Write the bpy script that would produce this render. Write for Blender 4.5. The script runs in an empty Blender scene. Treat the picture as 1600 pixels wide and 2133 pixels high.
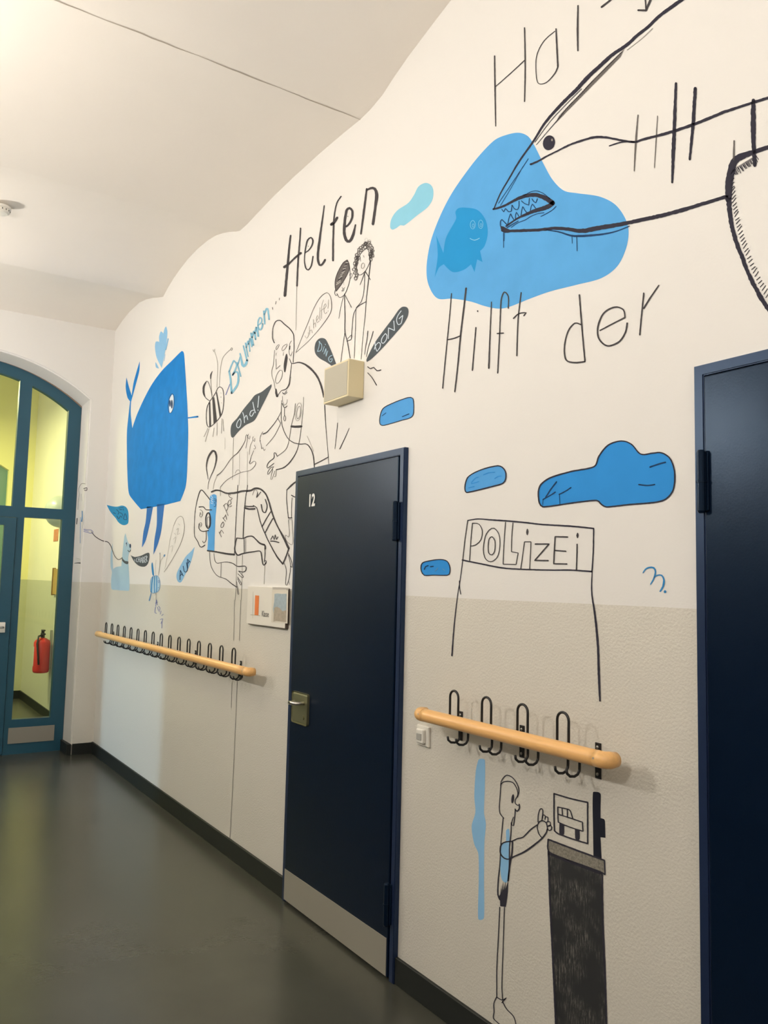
import bpy, bmesh, math, random
from mathutils import Vector, Matrix
from mathutils.geometry import tessellate_polygon
SC = bpy.context.scene
C = SC.collection
random.seed(7)
# ------------------------------------------------------------------ camera
F_PX, YAW, PITCH, ROLL = 1689.24, 0.577363, 0.0887111, 0.0236697
CAM = Vector((0.0, -1.89, 1.55))
fw = Vector((-math.cos(YAW)*math.cos(PITCH), math.sin(YAW)*math.cos(PITCH), math.sin(PITCH)))
r0 = fw.cross(Vector((0, 0, 1))).normalized()
u0 = r0.cross(fw)
rt = r0*math.cos(ROLL) + u0*math.sin(ROLL)
up = -r0*math.sin(ROLL) + u0*math.cos(ROLL)
cd = bpy.data.cameras.new('camera')
cam = bpy.data.objects.new('camera', cd)
C.objects.link(cam)
cd.sensor_fit = 'VERTICAL'
cd.sensor_height = 36.0
cd.lens = 36.0*F_PX/2133.0
cd.clip_start = 0.02
m = Matrix((rt, up, -fw)).transposed().to_4x4()
m.translation = CAM
cam.matrix_world = m
SC.camera = cam
# ------------------------------------------------------------------ world, exposure, lights
SC.view_settings.view_transform = 'Standard'
SC.view_settings.look = 'None'
SC.view_settings.gamma = 1.0
SC.view_settings.exposure = 0.86
SC.view_settings.use_curve_mapping = False
w = bpy.data.worlds.new('world')
SC.world = w
w.use_nodes = True
w.node_tree.nodes['Background'].inputs[0].default_value = (0.75, 0.87, 1.0, 1)
w.node_tree.nodes['Background'].inputs[1].default_value = 0.9
LAMP_W = 120.0        # strength of the frosted wall lamps
LAMP_COL = (1.0, 0.945, 0.87)
LAMPS = [(-0.6, 2.6), (-3.25, 2.6), (-6.1, 2.6)]
HALL_Y = -2.9        # the wall behind the camera


def area(name, loc, rot, sx, sy, power, col):
    d = bpy.data.lights.new(name, 'AREA')
    d.shape = 'RECTANGLE'
    d.size, d.size_y, d.energy, d.color = sx, sy, power, col
    o = bpy.data.objects.new(name, d)
    o.location = loc
    o.rotation_euler = rot
    C.objects.link(o)
    return o


# daylight reaching in through the tall side window by the glass door, and the yellow ceiling lamp of the lobby behind
area('side_window_daylight', (-7.15, -5.4, 1.95), (math.radians(78), 0, math.radians(0)), 0.14, 0.7, 72, (0.45, 0.70, 1.0))
area('lobby_ceiling_lamp', (-9.7, -1.6, 3.6), (0, 0, 0), 1.0, 0.5, 56, (1.0, 0.93, 0.45))
area('lobby_window_daylight', (-8.1, -2.7, 1.8), (math.radians(90), 0, 0), 0.4, 1.6, 5, (0.6, 0.85, 1.0))
area('upper_wall_fill', (1.6, -1.5, 3.5), (0, 0, 0), 1.1, 0.4, 8, (1.0, 0.93, 0.86))  # unseen fill light added to brighten the upper right wall
for lx, lz in LAMPS:      # added area light above each closed wall lamp brightens the vault
    area('added_uplight', (lx, HALL_Y+0.16, lz+0.18), (math.radians(180-25), 0, 0), 0.3, 0.12, 8 if lx > -1 else (10 if lx > -4 else 12), (1.0, 0.93, 0.84))

# ------------------------------------------------------------------ helpers


def ray(px, py):
    return fw*F_PX + rt*(px-800.0) + up*(1066.5-py)


def onY(px, py, Y=0.0):
    D = ray(px, py)
    return CAM + D*((Y-CAM.y)/D.y)


def onX(px, py, X):
    D = ray(px, py)
    return CAM + D*((X-CAM.x)/D.x)


def onZ(px, py, Z):
    D = ray(px, py)
    return CAM + D*((Z-CAM.z)/D.z)


def lin(c):
    c /= 255.0
    return c/12.92 if c <= 0.04045 else ((c+0.055)/1.055)**2.4


CREAM = (0.80, 0.78, 0.75)


def paint(r, g, b, ref=(243, 232, 216)):
    """albedo of a paint that reads (r,g,b) beside cream wall that reads ref"""
    return tuple(min(0.9, max(0.008, CREAM[i]*lin((r, g, b)[i])/lin(ref[i]))) for i in range(3))


def mat(name, col, rough=0.5, metal=0.0, noise=0.0, nscale=8.0, bump=0.0, bscale=120.0, spec=0.5, emis=None, stretch=None):
    m = bpy.data.materials.new(name)
    m.use_nodes = True
    nt = m.node_tree
    b = nt.nodes['Principled BSDF']
    b.inputs['Base Color'].default_value = (*col, 1)
    b.inputs['Roughness'].default_value = rough
    b.inputs['Metallic'].default_value = metal
    b.inputs['Specular IOR Level'].default_value = spec
    if emis:
        b.inputs['Emission Color'].default_value = (*emis[0], 1)
        b.inputs['Emission Strength'].default_value = emis[1]
    g = nt.nodes.new('ShaderNodeNewGeometry')
    src = g.outputs['Position']
    if stretch:
        mp = nt.nodes.new('ShaderNodeMapping')
        mp.inputs['Scale'].default_value = stretch
        nt.links.new(src, mp.inputs['Vector'])
        src = mp.outputs[0]
    if noise:
        n = nt.nodes.new('ShaderNodeTexNoise')
        n.inputs['Scale'].default_value = nscale
        n.inputs['Detail'].default_value = 5
        nt.links.new(src, n.inputs['Vector'])
        mx = nt.nodes.new('ShaderNodeMix')
        mx.data_type = 'RGBA'
        mx.inputs['A'].default_value = (*[max(0, c*(1-noise)) for c in col], 1)
        mx.inputs['B'].default_value = (*[min(1, c*(1+noise)) for c in col], 1)
        nt.links.new(n.outputs['Fac'], mx.inputs['Factor'])
        nt.links.new(mx.outputs['Result'], b.inputs['Base Color'])
    if bump:
        n = nt.nodes.new('ShaderNodeTexNoise')
        n.inputs['Scale'].default_value = bscale
        n.inputs['Detail'].default_value = 3
        nt.links.new(src, n.inputs['Vector'])
        bp = nt.nodes.new('ShaderNodeBump')
        bp.inputs['Strength'].default_value = bump
        bp.inputs['Distance'].default_value = 0.004
        nt.links.new(n.outputs['Fac'], bp.inputs['Height'])
        nt.links.new(bp.outputs['Normal'], b.inputs['Normal'])
    return m


def wall_material(name, line=1.505, cream=CREAM, grey=(0.69, 0.655, 0.58)):
    """cream emulsion above, semi-gloss grey woodchip dado below; the dado line wobbles a little"""
    m = mat(name, cream, 0.75)
    nt = m.node_tree
    b = nt.nodes['Principled BSDF']
    g = nt.nodes.new('ShaderNodeNewGeometry')
    s = nt.nodes.new('ShaderNodeSeparateXYZ')
    nt.links.new(g.outputs['Position'], s.inputs[0])
    n = nt.nodes.new('ShaderNodeTexNoise')
    n.inputs['Scale'].default_value = 0.8
    nt.links.new(g.outputs['Position'], n.inputs['Vector'])
    ma = nt.nodes.new('ShaderNodeMath')
    ma.operation = 'MULTIPLY_ADD'
    nt.links.new(n.outputs['Fac'], ma.inputs[0])
    ma.inputs[1].default_value = 0.012
    nt.links.new(s.outputs['Z'], ma.inputs[2])
    gt = nt.nodes.new('ShaderNodeMath')
    gt.operation = 'GREATER_THAN'
    nt.links.new(ma.outputs[0], gt.inputs[0])
    gt.inputs[1].default_value = line+0.006
    mx = nt.nodes.new('ShaderNodeMix')
    mx.data_type = 'RGBA'
    mx.inputs['A'].default_value = (*grey, 1)
    mx.inputs['B'].default_value = (*cream, 1)
    nt.links.new(gt.outputs[0], mx.inputs['Factor'])
    nt.links.new(mx.outputs['Result'], b.inputs['Base Color'])
    mr = nt.nodes.new('ShaderNodeMapRange')
    mr.inputs['To Min'].default_value = 0.42
    mr.inputs['To Max'].default_value = 0.8
    nt.links.new(gt.outputs[0], mr.inputs['Value'])
    nt.links.new(mr.outputs[0], b.inputs['Roughness'])
    v = nt.nodes.new('ShaderNodeTexNoise')
    v.inputs['Scale'].default_value = 130
    v.inputs['Detail'].default_value = 2
    nt.links.new(g.outputs['Position'], v.inputs['Vector'])
    sb = nt.nodes.new('ShaderNodeMapRange')
    sb.inputs['To Min'].default_value = 0.35
    sb.inputs['To Max'].default_value = 0.06
    nt.links.new(gt.outputs[0], sb.inputs['Value'])
    bp = nt.nodes.new('ShaderNodeBump')
    bp.inputs['Distance'].default_value = 0.004
    nt.links.new(sb.outputs[0], bp.inputs['Strength'])
    nt.links.new(v.outputs['Fac'], bp.inputs['Height'])
    nt.links.new(bp.outputs['Normal'], b.inputs['Normal'])
    return m


def glass_material():
    m = bpy.data.materials.new('glass')
    m.use_nodes = True
    nt = m.node_tree
    b = nt.nodes['Principled BSDF']
    nt.nodes.remove(b)
    out = nt.nodes['Material Output']
    t = nt.nodes.new('ShaderNodeBsdfTransparent')
    t.inputs[0].default_value = (0.93, 0.96, 0.93, 1)
    gl = nt.nodes.new('ShaderNodeBsdfGlossy')
    gl.inputs['Roughness'].default_value = 0.03
    fr = nt.nodes.new('ShaderNodeFresnel')
    fr.inputs['IOR'].default_value = 1.35
    ms = nt.nodes.new('ShaderNodeMixShader')
    nt.links.new(fr.outputs[0], ms.inputs[0])
    nt.links.new(t.outputs[0], ms.inputs[1])
    nt.links.new(gl.outputs[0], ms.inputs[2])
    nt.links.new(ms.outputs[0], out.inputs['Surface'])
    return m


M = {}
M['wall'] = wall_material('painted_wall')
M['ceiling'] = mat('ceiling_paint', (0.88, 0.825, 0.755), 0.85, bump=0.15, bscale=30, noise=0.03, nscale=2)
M['floor'] = mat('linoleum', (0.058, 0.058, 0.046), 0.27, noise=0.22, nscale=3.0, bump=0.05, bscale=60, spec=0.55)
M['base'] = mat('black_skirting', (0.013, 0.015, 0.013), 0.5, spec=0.35)
M['navy'] = mat('navy_lacquer', (0.002, 0.007, 0.020), 0.29, bump=0.05, bscale=180, spec=0.25)
M['navy_frame'] = mat('navy_frame_lacquer', (0.012, 0.022, 0.060), 0.36, bump=0.04, bscale=120, spec=0.5)
for _k in ('navy', 'navy_frame'):
    M[_k].node_tree.nodes['Principled BSDF'].inputs['Specular Tint'].default_value = (0.48, 0.70, 1.0, 1)
M['teal'] = mat('petrol_blue_lacquer', (0.016, 0.080, 0.125), 0.35, spec=0.5)
M['black'] = mat('black_steel', (0.012, 0.012, 0.013), 0.4)
M['screw'] = mat('zinc', (0.5, 0.5, 0.48), 0.35, 1.0)
M['steel'] = mat('brushed_steel', (0.62, 0.60, 0.56), 0.28, 1.0)
M['plate'] = mat('bronze_anodised_plate', (0.30, 0.29, 0.17), 0.42, 0.85)
M['kick'] = mat('aluminium_kick_plate', (0.40, 0.375, 0.31), 0.5, 0.35)
M['kickgrey'] = mat('grey_panel', (0.27, 0.25, 0.21), 0.5)
M['wood'] = mat('beech_rail', (0.88, 0.50, 0.19), 0.33, noise=0.16, nscale=9, stretch=(1.2, 14, 14))
M['white'] = mat('white_plastic', (0.80, 0.77, 0.70), 0.35)
M['lens'] = mat('grey_lens', (0.42, 0.41, 0.38), 0.4)
M['box'] = mat('ivory_box', (0.76, 0.66, 0.42), 0.45)
M['grille'] = mat('speaker_cloth', (0.50, 0.47, 0.38), 0.8, bump=0.3, bscale=500)
M['red'] = mat('red_enamel', (0.62, 0.025, 0.018), 0.3)
M['lamp'] = mat('frosted_lamp', (0.85, 0.82, 0.75), 0.4, emis=(LAMP_COL, LAMP_W))
M['lampoff'] = mat('frosted_lamp_unlit', (0.52, 0.56, 0.50), 0.3)
M['glass'] = glass_material()
M['orange'] = mat('orange_print', paint(245, 130, 60), 0.5)
M['paper'] = mat('white_board', (0.80, 0.76, 0.68), 0.5)
M['edge'] = mat('brown_board_edge', (0.10, 0.075, 0.06), 0.6)
M['digits'] = mat('white_vinyl', (0.80, 0.80, 0.78), 0.5)
M['ink'] = mat('grey_ink', (0.16, 0.15, 0.14), 0.6)
M['crack'] = mat('crack', (0.46, 0.40, 0.33), 0.9)


def tag(o, label=None, cat=None, group=None, kind=None):
    if label: o['label'] = label
    if cat: o['category'] = cat
    if group: o['group'] = group
    if kind: o['kind'] = kind
    return o


def empty(name, loc):
    o = bpy.data.objects.new(name, None)
    o.empty_display_size = 0.1
    o.location = loc
    C.objects.link(o)
    return o


def link(name, bm, mats, parent=None, smooth=False, origin=None):
    """bm holds world coordinates; the object's origin is its parent's, or the given point"""
    org = Vector(origin) if origin is not None else (parent_world(parent) if parent else Vector((0, 0, 0)))
    if parent: org = parent_world(parent)
    bmesh.ops.translate(bm, verts=bm.verts, vec=-org)
    me = bpy.data.meshes.new(name)
    bm.to_mesh(me)
    bm.free()
    if smooth:
        for p in me.polygons: p.use_smooth = True
    for mt in (mats if isinstance(mats, (list, tuple)) else [mats]): me.materials.append(mt)
    o = bpy.data.objects.new(name, me)
    C.objects.link(o)
    if parent: o.parent = parent
    else: o.location = org
    return o


def parent_world(p):
    v = Vector((0, 0, 0))
    while p:
        v += Vector(p.location)
        p = p.parent
    return v


def add_box(bm, x0, x1, y0, y1, z0, z1, bevel=0.0, mi=0):
    r = bmesh.ops.create_cube(bm, size=1.0)
    vs = r['verts']
    bmesh.ops.scale(bm, verts=vs, vec=(abs(x1-x0), abs(y1-y0), abs(z1-z0)))
    bmesh.ops.translate(bm, verts=vs, vec=((x0+x1)/2, (y0+y1)/2, (z0+z1)/2))
    fs = list({f for v in vs for f in v.link_faces})
    for f in fs: f.material_index = mi
    if bevel:
        es = list({e for v in vs for e in v.link_edges})
        bmesh.ops.bevel(bm, geom=es, offset=bevel, segments=3, affect='EDGES', profile=0.5)
    return bm


def boxo(name, m, b, parent=None, bevel=0.0, smooth=False):
    bm = bmesh.new()
    add_box(bm, *b, bevel=bevel)
    return link(name, bm, m, parent, smooth)


def add_tube(bm, pts, rad, seg=12, cap=True, radii=None):
    """swept round tube along pts"""
    pts = [Vector(p) for p in pts]
    rings = []
    prevn = None
    for i, p in enumerate(pts):
        t = (pts[min(i+1, len(pts)-1)]-pts[max(i-1, 0)]).normalized()
        if prevn is None:
            a = Vector((0, 0, 1)) if abs(t.z) < 0.9 else Vector((1, 0, 0))
            n = t.cross(a).normalized()
        else:
            n = (prevn - t*prevn.dot(t)).normalized()
        prevn = n
        bn = t.cross(n)
        rr = radii[i] if radii else rad
        rings.append([bm.verts.new(p+(n*math.cos(2*math.pi*k/seg)+bn*math.sin(2*math.pi*k/seg))*rr) for k in range(seg)])
    for a, b in zip(rings, rings[1:]):
        for k in range(seg):
            bm.faces.new((a[k], a[(k+1) % seg], b[(k+1) % seg], b[k]))
    if cap:
        bm.faces.new(rings[0][::-1])
        bm.faces.new(rings[-1])
    return bm


def add_poly(bm, loops, f0, f1, mi=0):
    """loops of 2-D points (first outer, rest holes); f0/f1 map (a,b) to the two faces of the slab"""
    flat = [p for l in loops for p in l]
    tris = tessellate_polygon([[Vector((a, b, 0)) for a, b in l] for l in loops])
    v0 = [bm.verts.new(f0(*p)) for p in flat]
    v1 = [bm.verts.new(f1(*p)) for p in flat] if f1 else None
    for t in tris:
        if len(set(t)) < 3: continue
        try:
            f = bm.faces.new([v0[i] for i in t]); f.material_index = mi
            if v1:
                f = bm.faces.new([v1[i] for i in t][::-1]); f.material_index = mi
        except ValueError: pass
    if v1:
        k = 0
        for l in loops:
            n = len(l)
            for i in range(n):
                try:
                    f = bm.faces.new((v0[k+i], v0[k+(i+1) % n], v1[k+(i+1) % n], v1[k+i])); f.material_index = mi
                except ValueError: pass
            k += n
    bmesh.ops.recalc_face_normals(bm, faces=bm.faces)
    return bm


def ellipse(cx, cy, rx, ry, n=24, rot=0.0):
    out = []
    for k in range(n):
        a = 2*math.pi*k/n
        x, y = rx*math.cos(a), ry*math.sin(a)
        out.append((cx+x*math.cos(rot)-y*math.sin(rot), cy+x*math.sin(rot)+y*math.cos(rot)))
    return out


# ------------------------------------------------------------------ room shell
EX = -7.536                 # end wall face
FX = -7.78                  # plane of the glazed door frame
RX = 2.2                    # rear end of the hall, behind the camera
PROFILE = [(-7.9, 3.80), (-7.536, 3.83), (-7.3, 3.868), (-7.086, 3.888), (-6.8, 3.888), (-6.6, 3.86), (-6.4, 3.815), (-6.25, 3.775), (-6.14, 3.75),
           (-6.03, 3.79), (-5.9, 3.825), (-5.764, 3.85), (-5.6, 3.873), (-5.4, 3.882), (-5.2, 3.874), (-5.05, 3.855), (-4.92, 3.825), (-4.8, 3.79), (-4.70, 3.755), (-4.634, 3.737),
           (-4.52, 3.738), (-4.35, 3.752), (-4.15, 3.767), (-3.9, 3.775), (-3.6, 3.777), (-3.35, 3.772), (-3.2, 3.765), (-3.1, 3.770), (-3.0, 3.788), (-2.9, 3.826),
           (-2.795, 3.860), (-2.65, 3.897), (-2.5, 3.933), (-2.4, 3.966), (-2.2, 4.01), (-1.9, 4.03), (-1.5, 4.0), (-1.1, 3.9), (-0.8, 3.78),
           (-0.5, 3.86), (0.0, 3.95), (0.6, 3.9), (1.0, 3.78), (1.4, 3.87), (2.2, 3.9), (2.4, 3.88)]
bm = bmesh.new()
ra = [bm.verts.new((x, 0.2, z)) for x, z in PROFILE]
rb = [bm.verts.new((x, HALL_Y-0.1, z)) for x, z in PROFILE]
for i in range(len(PROFILE)-1):
    bm.faces.new((ra[i], rb[i], rb[i+1], ra[i+1]))
bmesh.ops.recalc_face_normals(bm, faces=bm.faces)
ceiling = tag(link('ceiling', bm, M['ceiling'], smooth=True), kind='structure')
# hairline crack running across the vault
bm = bmesh.new()
prev = None
for k in range(61):
    y = 0.0-k*0.048
    x = -3.19+0.0015*math.sin(k*0.9)+0.012*(k/60)-0.04*math.exp(-((k-45)/10.0)**2)*0.3+random.uniform(-.002, .002)
    wd = 0.0010+0.0022*abs(math.sin(k*0.37))
    z = 3.7635
    a, b = bm.verts.new((x-wd, y, z)), bm.verts.new((x+wd, y, z))
    if prev: bm.faces.new((prev[0], prev[1], b, a))
    prev = (a, b)
link('crack', bm, M['crack'], ceiling)

floor = tag(boxo('floor', M['floor'], (-12.3, RX+0.2, HALL_Y-0.2, 0.3, -0.1, 0.0)), kind='structure')

D1 = (-3.705, -2.727, 2.115)        # door with the number: outer frame left, right, top
D2 = (-1.350, -0.372, 2.156)        # door cut off by the photo's right edge
top = [(x, z+0.03) for x, z in PROFILE if EX-0.05 <= x <= RX]
outline = [(EX, 0), (D1[0]+.01, 0), (D1[0]+.01, D1[2]-.01), (D1[1]-.01, D1[2]-.01), (D1[1]-.01, 0), (D2[0]+.01, 0), (D2[0]+.01, D2[2]-.01),
           (D2[1]-.01, D2[2]-.01), (D2[1]-.01, 0), (RX, 0)] + top[::-1]
bm = add_poly(bmesh.new(), [outline], lambda a, b: (a, 0, b), lambda a, b: (a, 0.16, b))
wall_right = tag(link('wall_right', bm, M['wall']), kind='structure')
# end wall with the arched opening
CY = -1.14


def arc(R, zc, y0, y1, n=28):
    out = []
    for k in range(n+1):
        y = y0+(y1-y0)*k/n
        out.append((y, zc+math.sqrt(max(0, R*R-(y-CY)**2))))
    return out


oR, iR = -0.19, -2.09
arch_a = arc(1.56, 1.92, oR, iR)
outl = [(0.0, 0), (oR, 0)] + arch_a + [(iR, 0), (HALL_Y, 0), (HALL_Y, 3.84), (0.0, 3.84)]


def rev(a, b):           # the reveal narrows slightly towards the frame
    if iR-0.02 <= a <= oR+0.02:
        s = -0.02 if a > CY else 0.02
        return (FX-0.06, a+s*(1 if b < 3.2 else abs(a-CY)/0.95), b-(0.035 if b > 1 else 0))
    return (FX-0.06, a, b)


bm = add_poly(bmesh.new(), [outl], lambda a, b: (EX, a, b), rev)
bmesh.ops.bevel(bm, geom=[e for e in bm.edges if all(abs(v.co.x-EX) < 1e-4 for v in e.verts) and all(iR-.001 <= v.co.y <= oR+.001 for v in e.verts) and len(e.link_faces) == 2 and
                          abs(e.link_faces[0].normal.dot(e.link_faces[1].normal)) < 0.5], offset=0.012, segments=3, affect='EDGES')
tag(link('wall_end', bm, M['wall']), kind='structure')
# wall behind the camera with the tall side window
bm = add_poly(bmesh.new(), [[(-7.9, 0), (RX, 0), (RX, 4.1), (-7.9, 4.1)], [(-7.22, 0.15), (-6.48, 0.15), (-6.48, 1.65), (-7.22, 1.65)]], lambda a, b: (a, HALL_Y, b), lambda a, b: (a, HALL_Y-0.2, b))
M['wall_left'] = wall_material('left_wall', grey=(0.09, 0.09, 0.085))  # lower band darkened on this unseen wall to deepen the doors' reflections
tag(link('wall_left', bm, M['wall_left']), kind='structure')
tag(boxo('window_1', M['glass'], (-7.22, -6.48, HALL_Y-0.12, HALL_Y-0.115, 0.15, 1.65)), kind='structure')
tag(boxo('wall_rear', M['wall'], (RX, RX+0.15, HALL_Y, 0.16, 0, 4.1)), kind='structure')
# lobby behind the glass
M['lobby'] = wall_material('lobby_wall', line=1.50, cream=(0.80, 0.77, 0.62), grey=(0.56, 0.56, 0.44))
LX = -11.25
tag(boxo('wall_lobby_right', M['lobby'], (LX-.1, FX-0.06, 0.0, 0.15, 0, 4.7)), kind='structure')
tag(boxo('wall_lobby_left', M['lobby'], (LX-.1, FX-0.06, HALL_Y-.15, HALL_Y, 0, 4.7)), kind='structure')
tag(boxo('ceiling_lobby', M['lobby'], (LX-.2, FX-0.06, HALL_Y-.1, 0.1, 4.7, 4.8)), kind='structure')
# far lobby wall with another arched glazed door
q = [onX(33, 932, LX), onX(0, 909, LX)]
fy = q[0].y
LC = -1.25
larc = lambda R, zc, y0, y1, n=20: [(y0+(y1-y0)*k/n, zc+math.sqrt(max(0, R*R-((y0+(y1-y0)*k/n)-LC)**2))) for k in range(n+1)]
ly0, ly1 = -0.30, -2.2
bm = add_poly(bmesh.new(), [[(0, 0), (ly0, 0)]+larc(1.75, 1.42, ly0, ly1)+[(ly1, 0), (HALL_Y, 0), (HALL_Y, 4.7), (0, 4.7)]], lambda a, b: (LX, a, b), lambda a, b: (LX-.2, a, b))
M['lobby_end'] = wall_material('lobby_end_wall', line=1.50, cream=(0.80, 0.75, 0.33), grey=(0.50, 0.50, 0.30))  # yellower light on this wall is put into its colours
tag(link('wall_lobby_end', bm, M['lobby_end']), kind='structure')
for nm, b in (('baseboard_lobby', (LX, FX-.06, -0.012, 0.0, 0, 0.10)), ('baseboard_lobby_end', (LX, LX+.012, ly0+.01, -.012, 0, 0.10))):
    tag(boxo(nm, M['base'], b), kind='structure')
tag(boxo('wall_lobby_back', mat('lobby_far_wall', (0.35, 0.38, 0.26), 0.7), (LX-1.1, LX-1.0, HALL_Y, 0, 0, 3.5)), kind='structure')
# skirting of the hall
for k, (a, b) in enumerate(((EX+.0, D1[0]), (D1[1], D2[0]), (D2[1], RX))):
    tag(boxo('baseboard_right' + ('' if not k else '.%03d' % k), M['base'], (a, b, -0.014, 0.0, 0, 0.100), bevel=0.003), kind='structure')
tag(boxo('baseboard_end', M['base'], (EX, EX+.014, oR+.012, -.014, 0, 0.095)), kind='structure')
tag(boxo('baseboard_reveal', M['base'], (FX, EX+.014, oR-.035, oR-.012+.012, 0, 0.095)), kind='structure')
tag(boxo('baseboard_end.001', M['base'], (EX, EX+.014, HALL_Y, iR-.012, 0, 0.095)), kind='structure')


# ------------------------------------------------------------------ steel doors
def text_mesh(body, size, loc, rotz=0.0, ext=0.0008, bold=0.0, spacing=1.0, sx=1.0):
    cu = bpy.data.curves.new('t', 'FONT')
    cu.body = body
    cu.size = size
    cu.extrude = ext
    cu.offset = bold
    cu.space_character = spacing
    o = bpy.data.objects.new('t', cu)
    C.objects.link(o)
    bpy.context.view_layer.update()
    me = bpy.data.meshes.new_from_object(o.evaluated_get(bpy.context.evaluated_depsgraph_get()))
    bpy.data.objects.remove(o)
    bm = bmesh.new()
    bm.from_mesh(me)
    mm = Matrix.Translation(Vector(loc)) @ Matrix.Rotation(math.radians(90), 4, 'X') @ Matrix.Scale(sx, 4, Vector((1, 0, 0)))
    bmesh.ops.transform(bm, matrix=mm, verts=bm.verts)
    return bm


def steel_door(n, D, hinge_right, number=None, handle=False, kick=False):
    x0, x1, zt = D
    root = tag(empty('door_%d' % n, ((x0+x1)/2, 0, 0)), kind='structure')
    fwid = 0.03
    bm = bmesh.new()
    oy0, oy1 = -0.022, 0.12
    add_poly(bm, [[(x0, 0), (x0, zt), (x1, zt), (x1, 0), (x1-fwid, 0), (x1-fwid, zt-fwid), (x0+fwid, zt-fwid), (x0+fwid, 0)]], lambda a, b: (a, oy0, b), lambda a, b: (a, oy1, b))
    bmesh.ops.bevel(bm, geom=[e for e in bm.edges if all(abs(v.co.y-oy0) < 1e-5 for v in e.verts) and len(e.link_faces) == 2 and abs(e.link_faces[0].normal.dot(e.link_faces[1].normal)) < .5], offset=0.003, segments=2, affect='EDGES')
    add_box(bm, x0+fwid-.002, x1-fwid+.002, 0.03, oy1, 0, zt-fwid)      # rebate behind the gap
    link('door_frame', bm, M['navy_frame'], root)
    g = 0.004
    leaf = boxo('door_leaf', M['navy'], (x0+fwid+g, x1-fwid-g, -0.026, 0.025, 0.012, zt-fwid-g), root, bevel=0.0035)
    hx = (x1-fwid-g/2) if hinge_right else (x0+fwid+g/2)
    for z0, z1 in ((1.727, 1.892), (0.21, 0.375)):
        if not hinge_right: z0, z1 = z0+.028, z1+.03
        bm = bmesh.new()
        add_tube(bm, [(hx, -0.038, z0), (hx, -0.038, z0+.006), (hx, -0.038, z1-.006), (hx, -0.038, z1)], 0.011, 16, radii=[.008, .0115, .0115, .008])
        add_tube(bm, [(hx, -0.038, (z0+z1)/2-.003), (hx, -0.038, (z0+z1)/2+.003)], 0.0135, 16)
        add_box(bm, hx-.016, hx+.016, -0.032, -0.022, z0+.006, z1-.006, 0.002)
        link('hinge', bm, M['navy'], root)
    if kick:
        boxo('kick_plate', M['kick'], (x0+fwid+.006, x1-fwid-.012, -0.0285, -0.0255, 0.016, 0.158), root)
    if handle:
        pl = boxo('handle_plate', M['plate'], (-3.665+.03, -3.507+.035, -0.036, -0.026, 0.868, 1.018), root, bevel=0.012)
        hb = bmesh.new()
        px = -3.512
        tip = onY(602, 1452, -0.085)
        add_tube(hb, [(px-.0, -0.034, 0.972), (px, -0.055, 0.972), (px-.006, -0.075, 0.972), (px-.02, -0.086, 0.972), (px-.05, -0.089, 0.972), (tip.x+.03, -0.089, 0.972), (tip.x+.012, -0.086, 0.972),
                      (tip.x+.003, -0.076, 0.972), (tip.x, -0.055, 0.972)], 0.009, 14)
        link('door_handle', hb, M['steel'], root, smooth=True)
        kb = bmesh.new()
        add_tube(kb, [(px, -0.036, 0.905), (px, -0.041, 0.905)], 0.011, 20)
        link('keyhole_cylinder', kb, M['plate'], root)
    if number:
        a = onY(642, 1054, -0.027)
        link('door_number', text_mesh(number, 0.083, (a.x, -0.0272, a.z-.002), bold=0.0026, sx=0.86), M['digits'], root)
    return root


steel_door(1, D1, True, '12', True, True)
steel_door(2, D2, False)

# ------------------------------------------------------------------ glazed arched door at the end of the hall
root = tag(empty('door_3', (FX, CY, 0)), kind='structure')
f0, f1 = (lambda a, b: (FX, a, b)), (lambda a, b: (FX-.07, a, b))
yo, yi = -0.205, -2.075
ring_o = [(yo, 0)] + arc(1.46, 1.993, yo, yi) + [(yi, 0)]
pane = lambda y0, y1, R=1.36: [(y0, 2.160)] + arc(R, 1.993, y0, y1, 10) + [(y1, 2.160)]
holes = [[(-.32, .297), (-.64, .297), (-.64, 2.068), (-.32, 2.068)], pane(-.318, -.642), pane(-.745, -1.535), pane(-1.638, -1.962),
         [(-1.64, .297), (-1.96, .297), (-1.96, 2.068), (-1.64, 2.068)], [(-.70, .008), (-1.58, .008), (-1.58, 2.062), (-.70, 2.062)]]
link('door_frame', add_poly(bmesh.new(), [ring_o]+holes, f0, f1), M['teal'], root)
for h in holes[:5]:
    link('glass_pane', add_poly(bmesh.new(), [h], lambda a, b: (FX-.033, a, b), lambda a, b: (FX-.039, a, b)), M['glass'], root)
lf = [[(-.704, .012), (-1.576, .012), (-1.576, 2.058), (-.704, 2.058)], [(-.80, .30), (-1.48, .30), (-1.48, 1.99), (-.80, 1.99)]]
leaf = link('door_leaf', add_poly(bmesh.new(), lf, lambda a, b: (FX+.012, a, b), lambda a, b: (FX-.045, a, b)), M['teal'], root)
link('glass_pane', add_poly(bmesh.new(), [lf[1]], lambda a, b: (FX-.02, a, b), lambda a, b: (FX-.026, a, b)), M['glass'], root)
for y0, y1 in ((-.283, -.662), (-1.618, -1.997)):
    boxo('kick_panel', M['kickgrey'], (FX, FX+.006, y1, y0, 0.093, 0.228), root)
bm = add_box(bmesh.new(), FX+.012, FX+.03, -.80, -.742, 1.052, 1.142, 0.006)
link('lock_plate', bm, M['white'], root)
bm = bmesh.new()
add_tube(bm, [(FX+.03, -.765, 1.10), (FX+.065, -.765, 1.10), (FX+.075, -.78, 1.10), (FX+.075, -.88, 1.10)], 0.009, 10)
link('door_handle', bm, M['steel'], root, smooth=True)
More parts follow.
